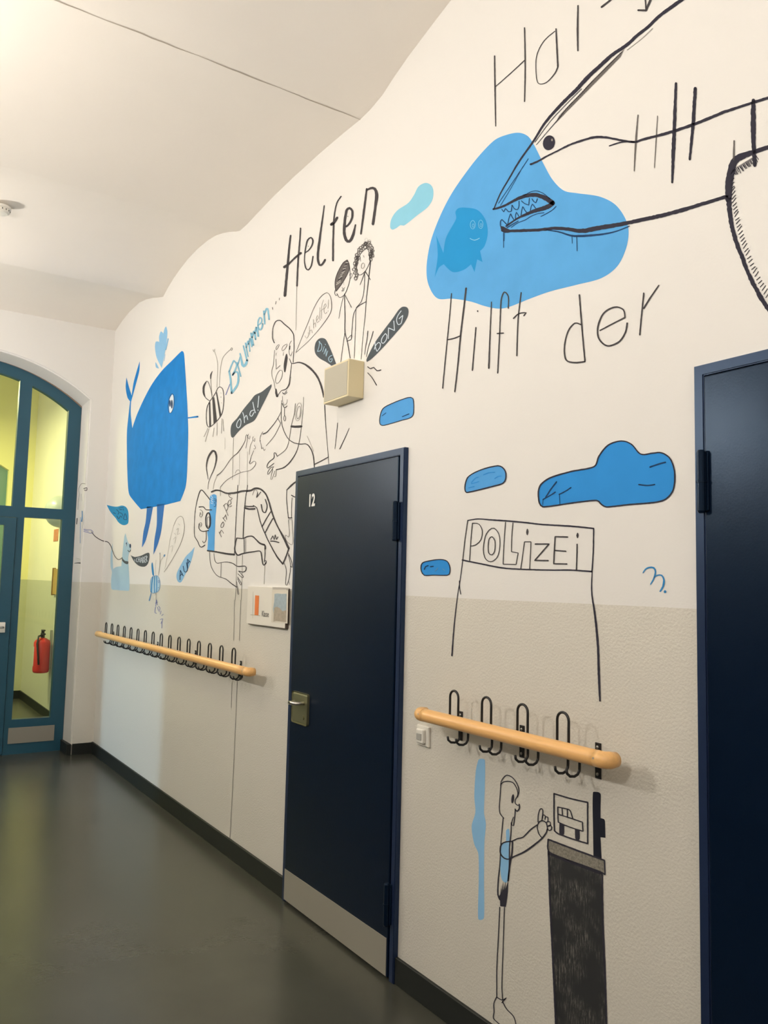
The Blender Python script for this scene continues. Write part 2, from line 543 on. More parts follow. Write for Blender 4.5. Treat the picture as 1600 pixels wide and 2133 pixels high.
# thin sealing bead round the frame, unevenly painted
bm = bmesh.new()
pts = [(yo+.004, 0.1)] + arc(1.464, 1.993, yo+.004, yi-.004, 40)
add_tube(bm, [(FX+.004, a, b) for a, b in pts], 0.006, 6)
link('sealing_bead', bm, mat('old_sealant', (0.30, 0.20, 0.15), 0.8), root)

# second arched glazed door, far end of the lobby
root = tag(empty('door_4', (LX, LC, 0)), kind='structure')
M['teal2'] = mat('grey_green_lacquer', (0.15, 0.27, 0.21), 0.4)
M['pane2'] = mat('dim_glass', (0.26, 0.30, 0.16), 0.15)
ro = [(ly0, 0)] + larc(1.75, 1.42, ly0, ly1) + [(ly1, 0)]
hs = [[(-.42, .3)] + larc(1.65, 1.42, -.42, -1.05, 8) + [(-1.05, .3)], [(-1.15, .3)] + larc(1.65, 1.42, -1.15, -2.08, 8) + [(-2.08, .3)]]
link('door_frame', add_poly(bmesh.new(), [ro]+hs, lambda a, b: (LX-.1, a, b), lambda a, b: (LX-.16, a, b)), M['teal2'], root)
for h in hs:
    link('glass_pane', add_poly(bmesh.new(), [h], lambda a, b: (LX-.13, a, b), lambda a, b: (LX-.136, a, b)), M['glass'], root)

# ------------------------------------------------------------------ coat rails
ROD = 0.0042
RAIL_Y = -0.105


def hook_parts(u, root, zt=1.180, z_low=0.997):
    """bent wire hook: a tall loop standing in front, the two ends swinging back and curling forward below the rail"""
    bm = bmesh.new()
    hw = 0.0235
    yf, yb = -0.078, -0.032
    zb = z_low
    path = []
    for s in (-1, 1):
        leg = [(u+s*hw-0.003, yf-.006, zb+.020), (u+s*hw-0.003, yf-.003, zb+.008), (u+s*hw-.002, yf+.008, zb-.001), (u+s*hw-.001, (yf+yb)/2+.002, zb-.003), (u+s*hw, yb-.008, zb+.002), (u+s*hw, yb-.001, zb+.012),
               (u+s*hw, yb, zb+.024), (u+s*hw, yb, 1.052), (u+s*hw, yb-.004, 1.062), (u+s*hw, yf+.004, 1.081), (u+s*hw, yf, 1.090), (u+s*hw, yf, zt-hw)]
        if s == -1: path += leg
        else:
            arcp = [(u-hw*math.cos(math.pi*k/10), yf, zt-hw+hw*math.sin(math.pi*k/10)) for k in range(1, 10)]
            path += arcp + leg[::-1]
    add_tube(bm, path, ROD, 10)
    return link('coat_hook', bm, M['black'], root, smooth=True)


def bracket(u, root):
    bm = bmesh.new()
    zs = 0.992, 1.096
    add_box(bm, u-.011, u+.011, -0.004, 0.0, zs[0], zs[1], 0.0012)
    add_box(bm, u-.011, u+.011, RAIL_Y+.018, -0.003, 1.052, 1.058)
    b = link('wall_bracket', bm, M['black'], root)
    for z in (zs[0]+.013, zs[1]-.013):
        s = bmesh.new()
        add_tube(s, [(u, -0.004, z), (u, -0.0065, z), (u, -0.0075, z)], 0.0045, 12, radii=[.0048, .0048, .003])
        link('screw', s, M['screw'], b)
    return b


def coat_rail(x0, x1, hooks, brackets, z, label):
    root = tag(empty('coat_rail', ((x0+x1)/2, RAIL_Y, z)), label, 'coat rack', 'wooden coat rails on the mural wall')
    R = 0.0235
    bm = bmesh.new()
    n = 40
    add_tube(bm, [(x0+.06+(x1-x0-.12)*k/n, RAIL_Y, z) for k in range(n+1)], R, 24)
    link('rail', bm, M['wood'], root, smooth=True)
    for xe, s in ((x0, 1), (x1, -1)):
        e = bmesh.new()
        pts = [(xe+s*.0605, RAIL_Y, z), (xe+s*.04, RAIL_Y, z)]
        rr = 0.018
        for k in range(9):
            a = math.pi/2*k/8
            pts.append((xe+s*(R+.018-.018*math.sin(a)), RAIL_Y+.018-.018*math.cos(a), z))
        pts.append((xe+s*R, RAIL_Y+.035, z))
        add_tube(e, pts, R, 24, radii=[R+.0004]*len(pts[:-2])+[R*.985, R*.9])
        link('rail_end', e, M['wood'], root, smooth=True)
        s2 = bmesh.new()
        add_tube(s2, [(xe+s*.052, RAIL_Y-R+.0005, z+.004), (xe+s*.052, RAIL_Y-R-.0006, z+.004)], 0.003, 10)
        link('screw', s2, M['crack'], root)
    bb = bmesh.new()
    add_tube(bb, [(min(brackets), -0.032, 1.060), (max(brackets), -0.032, 1.060)], 0.0045, 8)
    link('support_bar', bb, M['black'], root)
    for b in brackets: bracket(b, root)
    for h in hooks: hook_parts(h, root, z+.103, 0.997 if len(hooks) < 6 else 1.003)
    return root


coat_rail(-2.497, -1.556, [-2.298+.1752*k for k in range(4)], [-2.355, -2.031, -1.7035], 1.077, 'short beech coat rail with four black hooks, between the two navy doors')
rl = coat_rail(-7.20, -3.992, [-7.005+.18155*k for k in range(16)], [-7.05, -5.86, -5.085, -4.355], 1.071, 'long beech coat rail with sixteen black hooks, left of the numbered door')
# pale tape patches on the long rail
for k, x in enumerate([-6.95+.165*i for i in range(13)]):
    bm = bmesh.new()
    a0, a1 = math.radians(65), math.radians(120)
    ring = []
    for j in range(7):
        a = a0+(a1-a0)*j/6
        ring.append((RAIL_Y-.0243*math.cos(math.pi-a)*-1, 1.071+.0243*math.sin(a)))
    for j in range(6):
        q4 = [(x-.017, *ring[j]), (x+.017, *ring[j]), (x+.019, *ring[j+1]), (x-.015, *ring[j+1])]
        bm.faces.new([bm.verts.new(p) for p in q4])
    link('tape_label', bm, mat('tape', (0.80, 0.70, 0.50), 0.35) if k == 0 else bpy.data.materials['tape'], rl)

# ------------------------------------------------------------------ small fittings on the wall
root = tag(empty('motion_sensor', (-2.5775, 0, 0.934)), 'small white square motion sensor switch under the short coat rail', 'switch')
boxo('cover_plate', M['white'], (-2.617, -2.538, -0.010, 0, 0.934, 1.010), root, bevel=0.003)
bm = bmesh.new()
add_box(bm, -2.604, -2.556, -0.024, -0.008, 0.944, 0.999, 0.006)
sb = link('sensor_head', bm, M['white'], root, smooth=False)
boxo('sensor_lens', M['lens'], (-2.597, -2.565, -0.0265, -0.022, 0.957, 0.982), sb, bevel=0.002)

root = tag(empty('wall_speaker', (-3.2085, 0, 2.39)), 'ivory box-shaped wall speaker mounted above the numbered door', 'speaker')
bm = bmesh.new()
add_box(bm, -3.322, -3.095, -0.082, 0, 2.388, 2.560, 0.003)
link('housing', bm, M['box'], root)
boxo('grille', M['grille'], (-3.313, -3.104, -0.0838, -0.080, 2.397, 2.551), root)

root = tag(empty('class_sign', (-4.02, 0, 1.312)), 'white wall sign with orange bar, the word Klasse and a small picture', 'sign')
boxo('board', M['paper'], (-4.262, -3.778, -0.018, -0.0, 1.313, 1.520), root, bevel=0.0015)
boxo('board_edge', M['edge'], (-3.779, -3.772, -0.0175, -0.0, 1.312, 1.515), root)
boxo('board_edge', M['edge'], (-4.24, -3.778, -0.0165, -0.0, 1.309, 1.3135), root)


def hview(x, y, Y=-0.0185):
    p = onY(500+x/11.43, 1200+y/11.43, Y)
    return p


def hpoly(name, m, pts, Y=-0.0188, parent=None):
    bm = bmesh.new()
    tri = tessellate_polygon([[Vector((a, b, 0)) for a, b in pts]])
    vs = [bm.verts.new(hview(a, b, Y)) for a, b in pts]
    for t in tri: bm.faces.new([vs[i] for i in t])
    bmesh.ops.recalc_face_normals(bm, faces=bm.faces)
    return link(name, bm, m, parent)


hpoly('orange_bar', M['orange'], [(360, 458), (455, 465), (438, 940), (345, 930)], parent=root)
hpoly('clear_pocket', mat('pocket', (0.78, 0.72, 0.62), 0.2), [(765, 320), (1150, 330), (1130, 1130), (745, 1100)], Y=-0.0186, parent=root)
hpoly('grey_strip', mat('strip', (0.50, 0.46, 0.41), 0.5), [(775, 262), (1165, 275), (1160, 325), (772, 318)], parent=root)
pic = hpoly('picture', mat('picture_sky', (0.38, 0.46, 0.50), 0.5, noise=0.25, nscale=60), [(820, 425), (900, 412), (1000, 425), (1110, 420), (1095, 1095), (960, 1080), (860, 1070), (795, 1085), (800, 900), (785, 780), (815, 600)], Y=-0.0192, parent=root)
hpoly('picture_ground', mat('picture_ground', (0.42, 0.36, 0.28), 0.5, noise=0.3, nscale=70), [(815, 750), (880, 730), (940, 760), (975, 800), (1010, 840), (1100, 810), (1093, 1093), (960, 1078), (860, 1068), (797, 1082), (800, 900)], Y=-0.0195, parent=pic)
a = hview(515, 958)
link('lettering', text_mesh('Klasse', 0.044, (a.x, -0.0188, a.z), ext=0.0003, bold=0.0003, sx=0.80), M['ink'], root)
bm = bmesh.new()
for A, B in (((315, 370), (300, 1000)), ((250, 920), (480, 942))):
    pa, pb = hview(*A, -0.019), hview(*B, -0.019)
    d = (pb-pa).normalized()
    nn = Vector((-d.z, 0, d.x))*.0012
    bm.faces.new([bm.verts.new(v) for v in (pa-nn, pb-nn, pb+nn, pa+nn)])
link('crosshair_lines', bm, mat('ochre_line', (0.45, 0.38, 0.26), 0.6), root)

# smoke detector on the vault
p = onZ(3, 433, 3.853)
root = tag(empty('smoke_detector', (p.x, p.y, 3.81)), 'white round smoke detector on the ceiling at the left edge', 'smoke detector')
bm = bmesh.new()
add_tube(bm, [(p.x, p.y, 3.86), (p.x, p.y, 3.845), (p.x, p.y, 3.842), (p.x, p.y, 3.825), (p.x, p.y, 3.815), (p.x, p.y, 3.813)], .06, 32, radii=[.056, .056, .05, .05, .038, .02])
bd = link('detector_body', bm, M['white'], root, smooth=False)
bm = bmesh.new()
for k in range(14):
    a = 2*math.pi*k/14
    c = Vector((p.x+.0505*math.cos(a), p.y+.0505*math.sin(a), 3.833))
    add_box(bm, c.x-.003, c.x+.003, c.y-.003, c.y+.003, c.z-.004, c.z+.004)
link('vent_slot', bm, M['ink'], root)
root['label'] = 'white round smoke detector on the ceiling at the left edge'


# frosted bowl wall lamps (three of them light the hall from the wall behind the camera, one hangs unlit in the lobby)
def wall_lamp(x, y, z, side, mt, label, group=None, sc=1.0):
    root = tag(empty('wall_lamp', (x, y, z)), label, 'lamp', group)
    bm = bmesh.new()
    seg, ringn = 24, 10
    rows = []
    for i in range(ringn+1):
        t = math.pi/2*i/ringn
        rows.append([bm.verts.new((x+sc*.18*math.cos(t)*math.cos(2*math.pi*k/seg), y+side*sc*(.02+.13*math.sin(t)), z+sc*.14*math.cos(t)*math.sin(2*math.pi*k/seg))) for k in range(seg)])
    for a, b in zip(rows, rows[1:]):
        for k in range(seg):
            bm.faces.new((a[k], a[(k+1) % seg], b[(k+1) % seg], b[k]))
    bmesh.ops.remove_doubles(bm, verts=bm.verts, dist=0.0005)
    bmesh.ops.recalc_face_normals(bm, faces=bm.faces)
    link('lamp_shade', bm, mt, root, smooth=True)
    b2 = bmesh.new()
    add_tube(b2, [(x, y, z), (x, y+side*.02, z)], .1*sc, 24)
    link('back_plate', b2, M['white'], root)
    return root


for k, (lx, lz) in enumerate(LAMPS):
    wall_lamp(lx, HALL_Y, lz, 1, M['lamp'], 'frosted oval lamp glowing on the hall wall behind the viewer', 'lamps behind the viewer', sc=0.62)
pt, pb_ = onY(122, 1029, -.08), onY(117, 1098, -.08)
wall_lamp((pt.x+pb_.x)/2-.1, 0.0, (pt.z+pb_.z)/2, -1, M['lampoff'], 'unlit frosted oval wall lamp seen through the glass door', sc=1.25*(pt.z-pb_.z)/.35)

# fire extinguisher in the lobby
pc = onY(87, 1356, -0.10)
pT, pB = onY(88, 1328, -.10), onY(86, 1402, -.10)
h = pT.z-pB.z
root = tag(empty('fire_extinguisher', (pc.x, -0.10, pB.z)), 'red fire extinguisher hanging on the lobby wall behind the glass', 'fire extinguisher')
rr = 0.085
prof = [(0, .07), (.01, rr-.004), (.03, rr), (h*.86, rr), (h*.93, rr*.85), (h*.985, rr*.45), (h, .025)]
bm = bmesh.new()
add_tube(bm, [(pc.x, -.10, pB.z+a) for a, _ in prof], rr, 28, radii=[b for _, b in prof])
link('cylinder', bm, M['red'], root, smooth=True)
bm = bmesh.new()
add_tube(bm, [(pc.x, -.10, pB.z+h-.005), (pc.x, -.10, pB.z+h+.05)], .022, 14)
add_box(bm, pc.x-.01, pc.x+.09, -.115, -.085, pB.z+h+.035, pB.z+h+.05, .003)
add_box(bm, pc.x-.01, pc.x+.085, -.112, -.088, pB.z+h+.075, pB.z+h+.088, .003)
add_box(bm, pc.x-.016, pc.x+.012, -.115, -.085, pB.z+h+.03, pB.z+h+.088, .003)
link('valve', bm, M['black'], root)
bm = bmesh.new()
hp = [(pc.x+.01, -.10, pB.z+h+.03), (pc.x+.05, -.15, pB.z+h+.02), (pc.x+.075, -.165, pB.z+h-.06), (pc.x+.08, -.15, pB.z+h*.5), (pc.x+.08, -.14, pB.z+h*.25)]
add_tube(bm, hp, .010, 10)
link('hose', bm, M['black'], root, smooth=True)
bm = bmesh.new()
for k in range(7):
    a0, a1 = math.radians(200+12*k), math.radians(212+12*k)
    q4 = [(pc.x+(rr+.0008)*math.cos(a0), -.10+(rr+.0008)*math.sin(a0)), (pc.x+(rr+.0008)*math.cos(a1), -.10+(rr+.0008)*math.sin(a1))]
    bm.faces.new([bm.verts.new(v) for v in ((*q4[0], pB.z+h*.2), (*q4[1], pB.z+h*.2), (*q4[1], pB.z+h*.75), (*q4[0], pB.z+h*.75))])
link('instruction_label', bm, mat('label_print', (0.72, 0.70, 0.58), 0.5, noise=0.6, nscale=90), root)
boxo('wall_mount', M['screw'], (pc.x-.02, pc.x+.02, -.02, 0, pB.z+.05, pB.z+h+.08), root)

a, b = onY(114, 1103, 0), onY(119, 1127, 0)
tag(boxo('safety_sign', mat('red_sign_print', (0.60, 0.22, 0.10), 0.5, noise=0.5, nscale=30), (a.x-.02, b.x+.05, -.004, -.0005, b.z, a.z)), 'small red safety sign on the lobby wall under the lamp', 'sign')
a, b = onY(119, 1185, 0), onY(114, 1238, 0)
root = tag(empty('wooden_board', (a.x, 0, b.z)), 'narrow brown wooden board on the lobby wall right of the extinguisher', 'board')
boxo('panel', mat('varnished_pine', (0.45, 0.28, 0.07), 0.45, noise=0.2, nscale=6), (a.x-.06, a.x+.5, -.025, 0, b.z, a.z), root, bevel=.003)
boxo('frame', mat('pine_frame', (0.36, 0.22, 0.06), 0.45), (a.x-.075, a.x-.055, -.035, 0, b.z-.01, a.z+.01), root)
# ------------------------------------------------------------------ wall paintings (thin paint lying on the wall)
VW = {'1': (0, 650, 3.048), '3': (380, 600, 3.281), '4': (560, 350, 4.267), '5': (860, 0, 2.162), '6': (860, 900, 2.581), '7': (840, 1400, 2.91),
      'A': (150, 990, 6.154), 'B': (380, 900, 6.096), 'C': (530, 650, 5.926), 'D': (650, 490, 7.619), 'E': (410, 620, 7.11), 'F': (1000, 380, 6.154),
      'G': (1000, 1590, 5.714), '2': (0, 1250, 2.857), 'P': (0, 0, 1.0)}
PAL = {'ink': (78, 72, 70), 'pale': (160, 150, 135), 'mid': (115, 106, 98), 'dark': (50, 46, 48), 'faint': (205, 196, 180), 'navy': (40, 66, 98), 'white': (226, 230, 228),
       'slate': (88, 92, 92), 'shark': (58, 54, 62), 'pool': (98, 170, 218), 'fish': (45, 150, 202), 'fishline': (150, 205, 225), 'whale': (30, 128, 196), 'whale2': (62, 118, 180),
       'sky': (150, 195, 222), 'cloud': (56, 146, 210), 'cloud2': (92, 165, 218), 'aqua': (150, 208, 220), 'brum': (140, 190, 205), 'teal': (45, 145, 190), 'pale2': (180, 205, 212),
       'collar': (98, 170, 220), 'nblue': (60, 140, 190), 'violet': (120, 125, 175), 'bluegrey': (110, 150, 185), 'screen': (30, 30, 34)}
PM = {}


def pmat(c):
    if c not in PM:
        ref = {'dark': (205, 193, 172), 'screen': (205, 193, 172)}.get(c, (243, 232, 216))
        col = paint(*PAL[c], ref=ref)
        nz = {'pool': .12, 'whale': .22, 'fish': .06, 'cloud': .08, 'aqua': .08}.get(c, 0.06)
        PM[c] = mat('paint_'+c, col, 0.7, noise=nz, nscale=9, spec=0.1)
    return PM[c]


def pts_of(v, s):
    ox, oy, k = VW[v]
    out = []
    for t in s.split():
        corner = t.endswith('!')
        a, b = t.rstrip('!').split(',')
        p = (ox+float(a)/k, oy+float(b)/k)
        out.append(p)
        if corner: out.append(p)
    return out


def smooth(P, closed, step=3.0):
    n = len(P)
    if n < 3 and not closed:
        q = []
        (a, b), (c, d) = P[0], P[-1]
        m = max(2, int(math.hypot(c-a, d-b)/step))
        return [(a+(c-a)*i/m, b+(d-b)*i/m) for i in range(m+1)]
    out = []
    rng = range(n) if closed else range(n-1)
    for i in rng:
        p1, p2 = P[i % n], P[(i+1) % n]
        if math.hypot(p2[0]-p1[0], p2[1]-p1[1]) < 1e-6: continue
        p0 = P[(i-1) % n] if closed or i > 0 else p1
        p3 = P[(i+2) % n] if closed or i+2 < n else p2
        L_ = math.hypot(p2[0]-p1[0], p2[1]-p1[1])
        # centripetal-like damping of tangents
        t1 = ((p2[0]-p0[0])*.5, (p2[1]-p0[1])*.5)
        t2 = ((p3[0]-p1[0])*.5, (p3[1]-p1[1])*.5)
        for tt in (0, 1):
            t = (t1, t2)[tt]
            l = math.hypot(*t)
            if l > L_*1.0:
                t = (t[0]*L_/l, t[1]*L_/l)
            if tt: t2 = t
            else: t1 = t
        if math.hypot(p1[0]-p0[0], p1[1]-p0[1]) < 1e-6: t1 = (0, 0) if (closed or i > 0) else t1
        if math.hypot(p3[0]-p2[0], p3[1]-p2[1]) < 1e-6 and (closed or i+2 < n): t2 = (0, 0)
        m = max(2, int(L_/step))
        for k in range(m):
            s = k/m
            h1, h2, h3, h4 = 2*s**3-3*s*s+1, -2*s**3+3*s*s, s**3-2*s*s+s, s**3-s*s
            out.append((h1*p1[0]+h2*p2[0]+h3*t1[0]+h4*t2[0], h1*p1[1]+h2*p2[1]+h3*t1[1]+h4*t2[1]))
    if not closed: out.append(P[-1])
    # remove duplicates
    res = [out[0]]
    for p in out[1:]:
        if math.hypot(p[0]-res[-1][0], p[1]-res[-1][1]) > 0.15: res.append(p)
    if closed and len(res) > 2 and math.hypot(res[0][0]-res[-1][0], res[0][1]-res[-1][1]) < 0.15: res.pop()
    return res


LV = {0: 0.0005, 1: 0.0008, 2: 0.0011, 3: 0.0015, 4: 0.0019}


def L(v, s, wd, col='ink', closed=False, lv=3, rough=0.10):
    """a brush line; wd = width(s) in photo pixels along it"""
    return ('L', smooth(pts_of(v, s), closed, 2.5 if v in 'AEDCBF' else 4), wd if isinstance(wd, (list, tuple)) else [wd, wd], col, closed, lv, rough)


def F(v, s, col, lv=1, sm=True):
    P = pts_of(v, s)
    return ('F', smooth(P, True, 3.0) if sm else P, None, col, True, lv, 0)


def EL(v, cx, cy, rx, ry, wd, col='ink', rot=0, lv=3):
    ox, oy, k = VW[v]
    P = [(ox+a/k, oy+b/k) for a, b in ellipse(cx, cy, rx, ry, 22, rot)]
    return ('L', P, [wd, wd], col, True, lv, .08) if wd else ('F', P, None, col, True, lv, 0)


rnd = random.Random(3)


def draw(bm, recs, surf, sgn, mats):
    for kind, P, wd, col, closed, lv, rough in recs:
        mt = pmat(col)
        if mt not in mats: mats.append(mt)
        mi = mats.index(mt)
        place = lambda x, y: surf(x, y, LV[lv])
        if kind == 'F':
            try: tri = tessellate_polygon([[Vector((a, b, 0)) for a, b in P]])
            except Exception: continue
            vs = [bm.verts.new(place(a, b)) for a, b in P]
            for t in tri:
                try:
                    f = bm.faces.new([vs[i] for i in t]); f.material_index = mi
                except ValueError: pass
            continue
        n = len(P)
        d = [0]
        for i in range(1, n): d.append(d[-1]+math.hypot(P[i][0]-P[i-1][0], P[i][1]-P[i-1][1]))
        T = d[-1] or 1
        rows = []
        j = 0
        for i in range(n):
            a = P[(i-1) % n] if closed else P[max(i-1, 0)]
            b = P[(i+1) % n] if closed else P[min(i+1, n-1)]
            tx, ty = b[0]-a[0], b[1]-a[1]
            l = math.hypot(tx, ty) or 1
            nx, ny = -ty/l, tx/l
            s = d[i]/T*(len(wd)-1)
            k = min(int(s), len(wd)-2)
            ww = wd[k]+(wd[k+1]-wd[k])*(s-k)
            h = ww/2*(1+rnd.uniform(-rough, rough))
            h2 = ww/2*(1+rnd.uniform(-rough, rough))
            rows.append((bm.verts.new(place(P[i][0]+nx*h, P[i][1]+ny*h)), bm.verts.new(place(P[i][0]-nx*h2, P[i][1]-ny*h2))))
        prs = list(zip(rows, rows[1:])) + ([(rows[-1], rows[0])] if closed else [])
        for (a, b), (c, e) in prs:
            try:
                f = bm.faces.new((a, b, e, c)); f.material_index = mi
            except ValueError: pass
        if not closed:
            for (a, b), P0, wv in ((rows[0], P[0], wd[0]), (rows[-1], P[-1], wd[-1])):
                r = wv*0.47
                ring = [bm.verts.new(place(P0[0]+r*math.cos(t*math.pi/4), P0[1]+r*math.sin(t*math.pi/4))) for t in range(8)]
                f = bm.faces.new(ring); f.material_index = mi
    return bm


wallS = lambda x, y, e: onY(x, y, -e)
endS = lambda x, y, e: onX(x, y, EX+e)


def art(name, label, cat, parts, group=None, surf=None):
    """parts: [(part name, [strokes])]; the first entry named None is the thing's own mesh when alone"""
    surf = surf or wallS
    allp = [p for pp in parts for r in pp[1] for p in r[1]]
    cx, cy = sum(p[0] for p in allp)/len(allp), max(p[1] for p in allp)
    org = surf(cx, cy, 0.0)
    if len(parts) == 1:
        mats = []
        bm = draw(bmesh.new(), parts[0][1], surf, 1, mats)
        o = link(name, bm, mats, None, origin=org)
        return tag(o, label, cat, group)
    root = tag(empty(name, org), label, cat, group)
    for pp in parts:
        mats = []
        o = link(pp[0], draw(bmesh.new(), pp[1], surf, 1, mats), mats, root)
        if len(pp) > 2: o['label'] = pp[2]
    return root


def hatch(x0, y0, x1, y1, hx, hy, n, wd, col, v='P', jit=1.0, lv=3):
    out = []
    for i in range(n):
        t = (i+rnd.random()*.6)/n
        a, b = x0+(x1-x0)*t, y0+(y1-y0)*t
        out.append(L(v, '%.2f,%.2f %.2f,%.2f' % (a, b, a+hx*(1+rnd.uniform(-.3, .3)*jit), b+hy*(1+rnd.uniform(-.3, .3)*jit)), wd, col, lv=lv))
    return out


# ---- Ha! + shark
art('painted_word', 'thin grey handwritten letters "Hai" painted high up above the shark', 'wall lettering', [
    ('letter', [L('5', '368,252 370,400 373,568', [2.6, 3, 2]), L('5', '503,125 506,300 503,457', [2.6, 3, 2.4]), L('5', '372,390 440,330 505,270', [1.6, 2.2])]),
    ('letter', [L('5', '645,130 648,200 653,300', [3, 3.4]), L('5', '640,140 590,185 558,250 555,330 565,375 600,372 640,330 653,300', [1.6, 1.8, 1.6, 2.6])]),
    ('letter', [L('5', '744,25 742,120 743,228', [3, 4, 3])])])
art('painted_arrow', 'dark arrow tip cut off by the top of the photo', 'wall painting', [
    ('arrow_shaft', [L('5', '850,32 893,-2 950,-45', [4, 4])]),
    ('arrow_shaft', [L('5', '1035,-60 1046,-10 1050,46', [2.5, 3])]),
    ('arrow_tip', [L('5', '1015,46 1050,47! 1078,-20', [4, 5])])])
body = [L('5', '365,940 395,870 430,810 480,725 540,640 590,560 640,500 690,448 740,400 790,345 850,290 900,245 960,205 1010,160 1060,120 1110,72 1160,35 1230,-15 1330,-90', [2, 3, 4, 6, 8, 7, 6, 7, 7], 'shark'),
        L('5', '386,915 450,820 520,715', 1.3, 'navy'), L('5', '395,925 440,850 485,770', 1, 'navy'), L('5', '556,652 600,600 660,530 700,480 750,430 800,375 850,325 900,275 940,235', [1, 1.6, 1.8, 1.4], 'shark'),
        L('5', '550,640 620,545 690,470 760,400', 1.2, 'shark'), L('5', '965,225 1030,175 1080,128', 1.2, 'pale')]
for i in range(46):
    t = i/46.0
    a, b = 645+(940-645)*t, 552+(252-552)*t
    body.append(L('5', '%.1f,%.1f %.1f,%.1f' % (a, b, a+16+18*t*(1-t)*2, b-34-14*math.sin(t*3)), .9, 'mid', rough=0))
mouth = [L('F', '170,342 240,325 330,290 430,235 530,190 620,165 720,160 800,185 870,220 932,265!', [4, 4.5, 5, 7, 8, 9, 10], 'shark'),
         L('F', '932,265! 880,305 800,335 700,365 600,405 500,450 420,500 335,560', [9, 9, 7, 5, 3, 3.5], 'shark'),
         L('F', '560,170 640,125 720,108 800,135 850,170 900,215', 1.4, 'navy'), L('F', '400,575 480,520 580,480 660,430 740,400 820,388', 1.4, 'navy'), L('F', '780,435 860,395 930,350 975,305', 1.5, 'navy'),
         F('F', '262,560! 300,565 345,590 390,610 385,640 330,645 290,635 268,600', 'shark', 2), L('F', '262,560 262,500 280,475! 310,505 350,548', 2, 'navy'), L('F', '345,580 420,535 490,495', 2, 'navy')]
teeth = [L('F', s, 1.7, 'navy') for s in ('280,345 305,378! 325,335', '335,340 365,375 400,370! 410,290', '415,295 440,335 480,348 500,300! 500,240', '530,235 570,270 625,290! 632,205', '665,210 690,245 715,262! 735,210',
                                          '355,535 370,460 392,400! 415,450 440,485', '455,470 455,420 468,382! 495,430', '525,420 535,350 548,308! 570,350 600,390', '645,365 655,310 672,275! 690,300 712,330')]
jaw = [L('5', '402,1038 440,1040 500,1038 560,1036 640,1028 700,1032 760,1040 850,1024 960,1005 1100,975 1180,955 1250,935 1330,910 1412,885', [5, 6, 6, 7, 9, 9, 8, 8, 8, 8, 7, 7], 'shark', rough=.14),
       L('5', '600,1035 660,1045 720,1062 800,1060 870,1052 920,1040 975,1018', [2, 3, 5, 4, 2.5, 2], 'navy'),
       L('5', '408,1048 409,1115', 1.3, 'navy'), L('5', '413,1048 411,1085', 1, 'navy'), L('5', '738,1062 740,1130', 1.6, 'navy'), L('5', '717,1062 718,1096', 1.2, 'navy')]
side = [L('5', '530,740 560,728 600,705 650,680 700,655 740,640 780,627 820,618 860,618 900,624 940,632 1000,640 1030,630 1060,622 1150,598 1260,562 1340,530 1400,505 1470,482 1530,462 1615,436 1700,410',
          [4, 3, 4, 5, 4, 5, 6, 6, 6, 5, 6, 7], 'shark', rough=.16), L('5', '885,657 940,640 1005,638', [2.5, 3.4], 'shark')]
gills = [L('5', '1014,518 1004,640 997,770', [2.5, 4, 2], 'mid'), L('5', '1102,522 1095,640 1088,755', [1.6, 2.2, 1.4], 'mid'), L('5', '1185,375 1177,590 1168,822', [5, 7, 8, 4], 'shark', rough=.15),
         L('5', '1272,398 1262,560 1247,718', [7, 7, 4.5], 'shark', rough=.15), L('5', '1534,452 1533,600 1540,745', [8, 11, 9, 7], 'shark', rough=.15), L('5', '1447,634 1445,720', [3, 4], 'mid'),
         L('5', '1523,460 1550,450', 3, 'shark')]
fin = [L('5', '1720,628 1650,650 1590,666 1540,684', [7, 8, 9], 'shark'), L('5', '1545,682 1490,700 1452,722 1434,770 1424,830 1422,900', [9, 14, 16, 15, 13], 'shark'),
       L('5', '1422,890 1428,960 1440,1030 1458,1095 1480,1150 1510,1230 1545,1300 1580,1360 1625,1418 1700,1500', [11, 9, 9, 8, 9, 10, 10], 'shark', rough=.2)]
for i in range(60):
    t = i/59.0
    if t < .4:
        a, b, dx, dy = 1545-105*(t/.4), 700+65*(t/.4), 12, 26
    else:
        s = (t-.4)/.6
        a, b, dx, dy = 1430+20*s**2*8.0, 780+560*s, 16, -22
    fin.append(L('5', '%.1f,%.1f %.1f,%.1f' % (a, b, a+dx, b+dy*rnd.uniform(.5, 1.2)), 1.5, 'shark', rough=0))
art('painted_shark', 'large black line drawing of a toothed shark reaching over the blue pool', 'wall painting', [
    ('body_outline', body), ('mouth', mouth), ('teeth', teeth), ('jaw_line', jaw), ('side_line', side), *[('gill_mark', [g_]) for g_ in gills[:6]], ('fin', fin),
    ('eye', [EL('5', 613, 643, 27, 34, 0, 'shark', .25, 3), EL('5', 627, 630, 4, 6, 0, 'pale', 0, 4)])])
art('painted_pool', 'big irregular mid-blue painted shape behind the shark\'s mouth', 'wall painting', [
    (None, [F('5', '480,598 430,605 370,630 300,700 230,790 170,880 120,980 80,1090 62,1200 70,1280 110,1343 180,1345 260,1358 330,1380 390,1390 440,1380 520,1348 620,1312 740,1282 850,1252 920,1200 960,1120 972,1040 955,980 910,920 840,885 740,870 680,858 630,810 590,740 550,660 520,615', 'pool', 0)])])
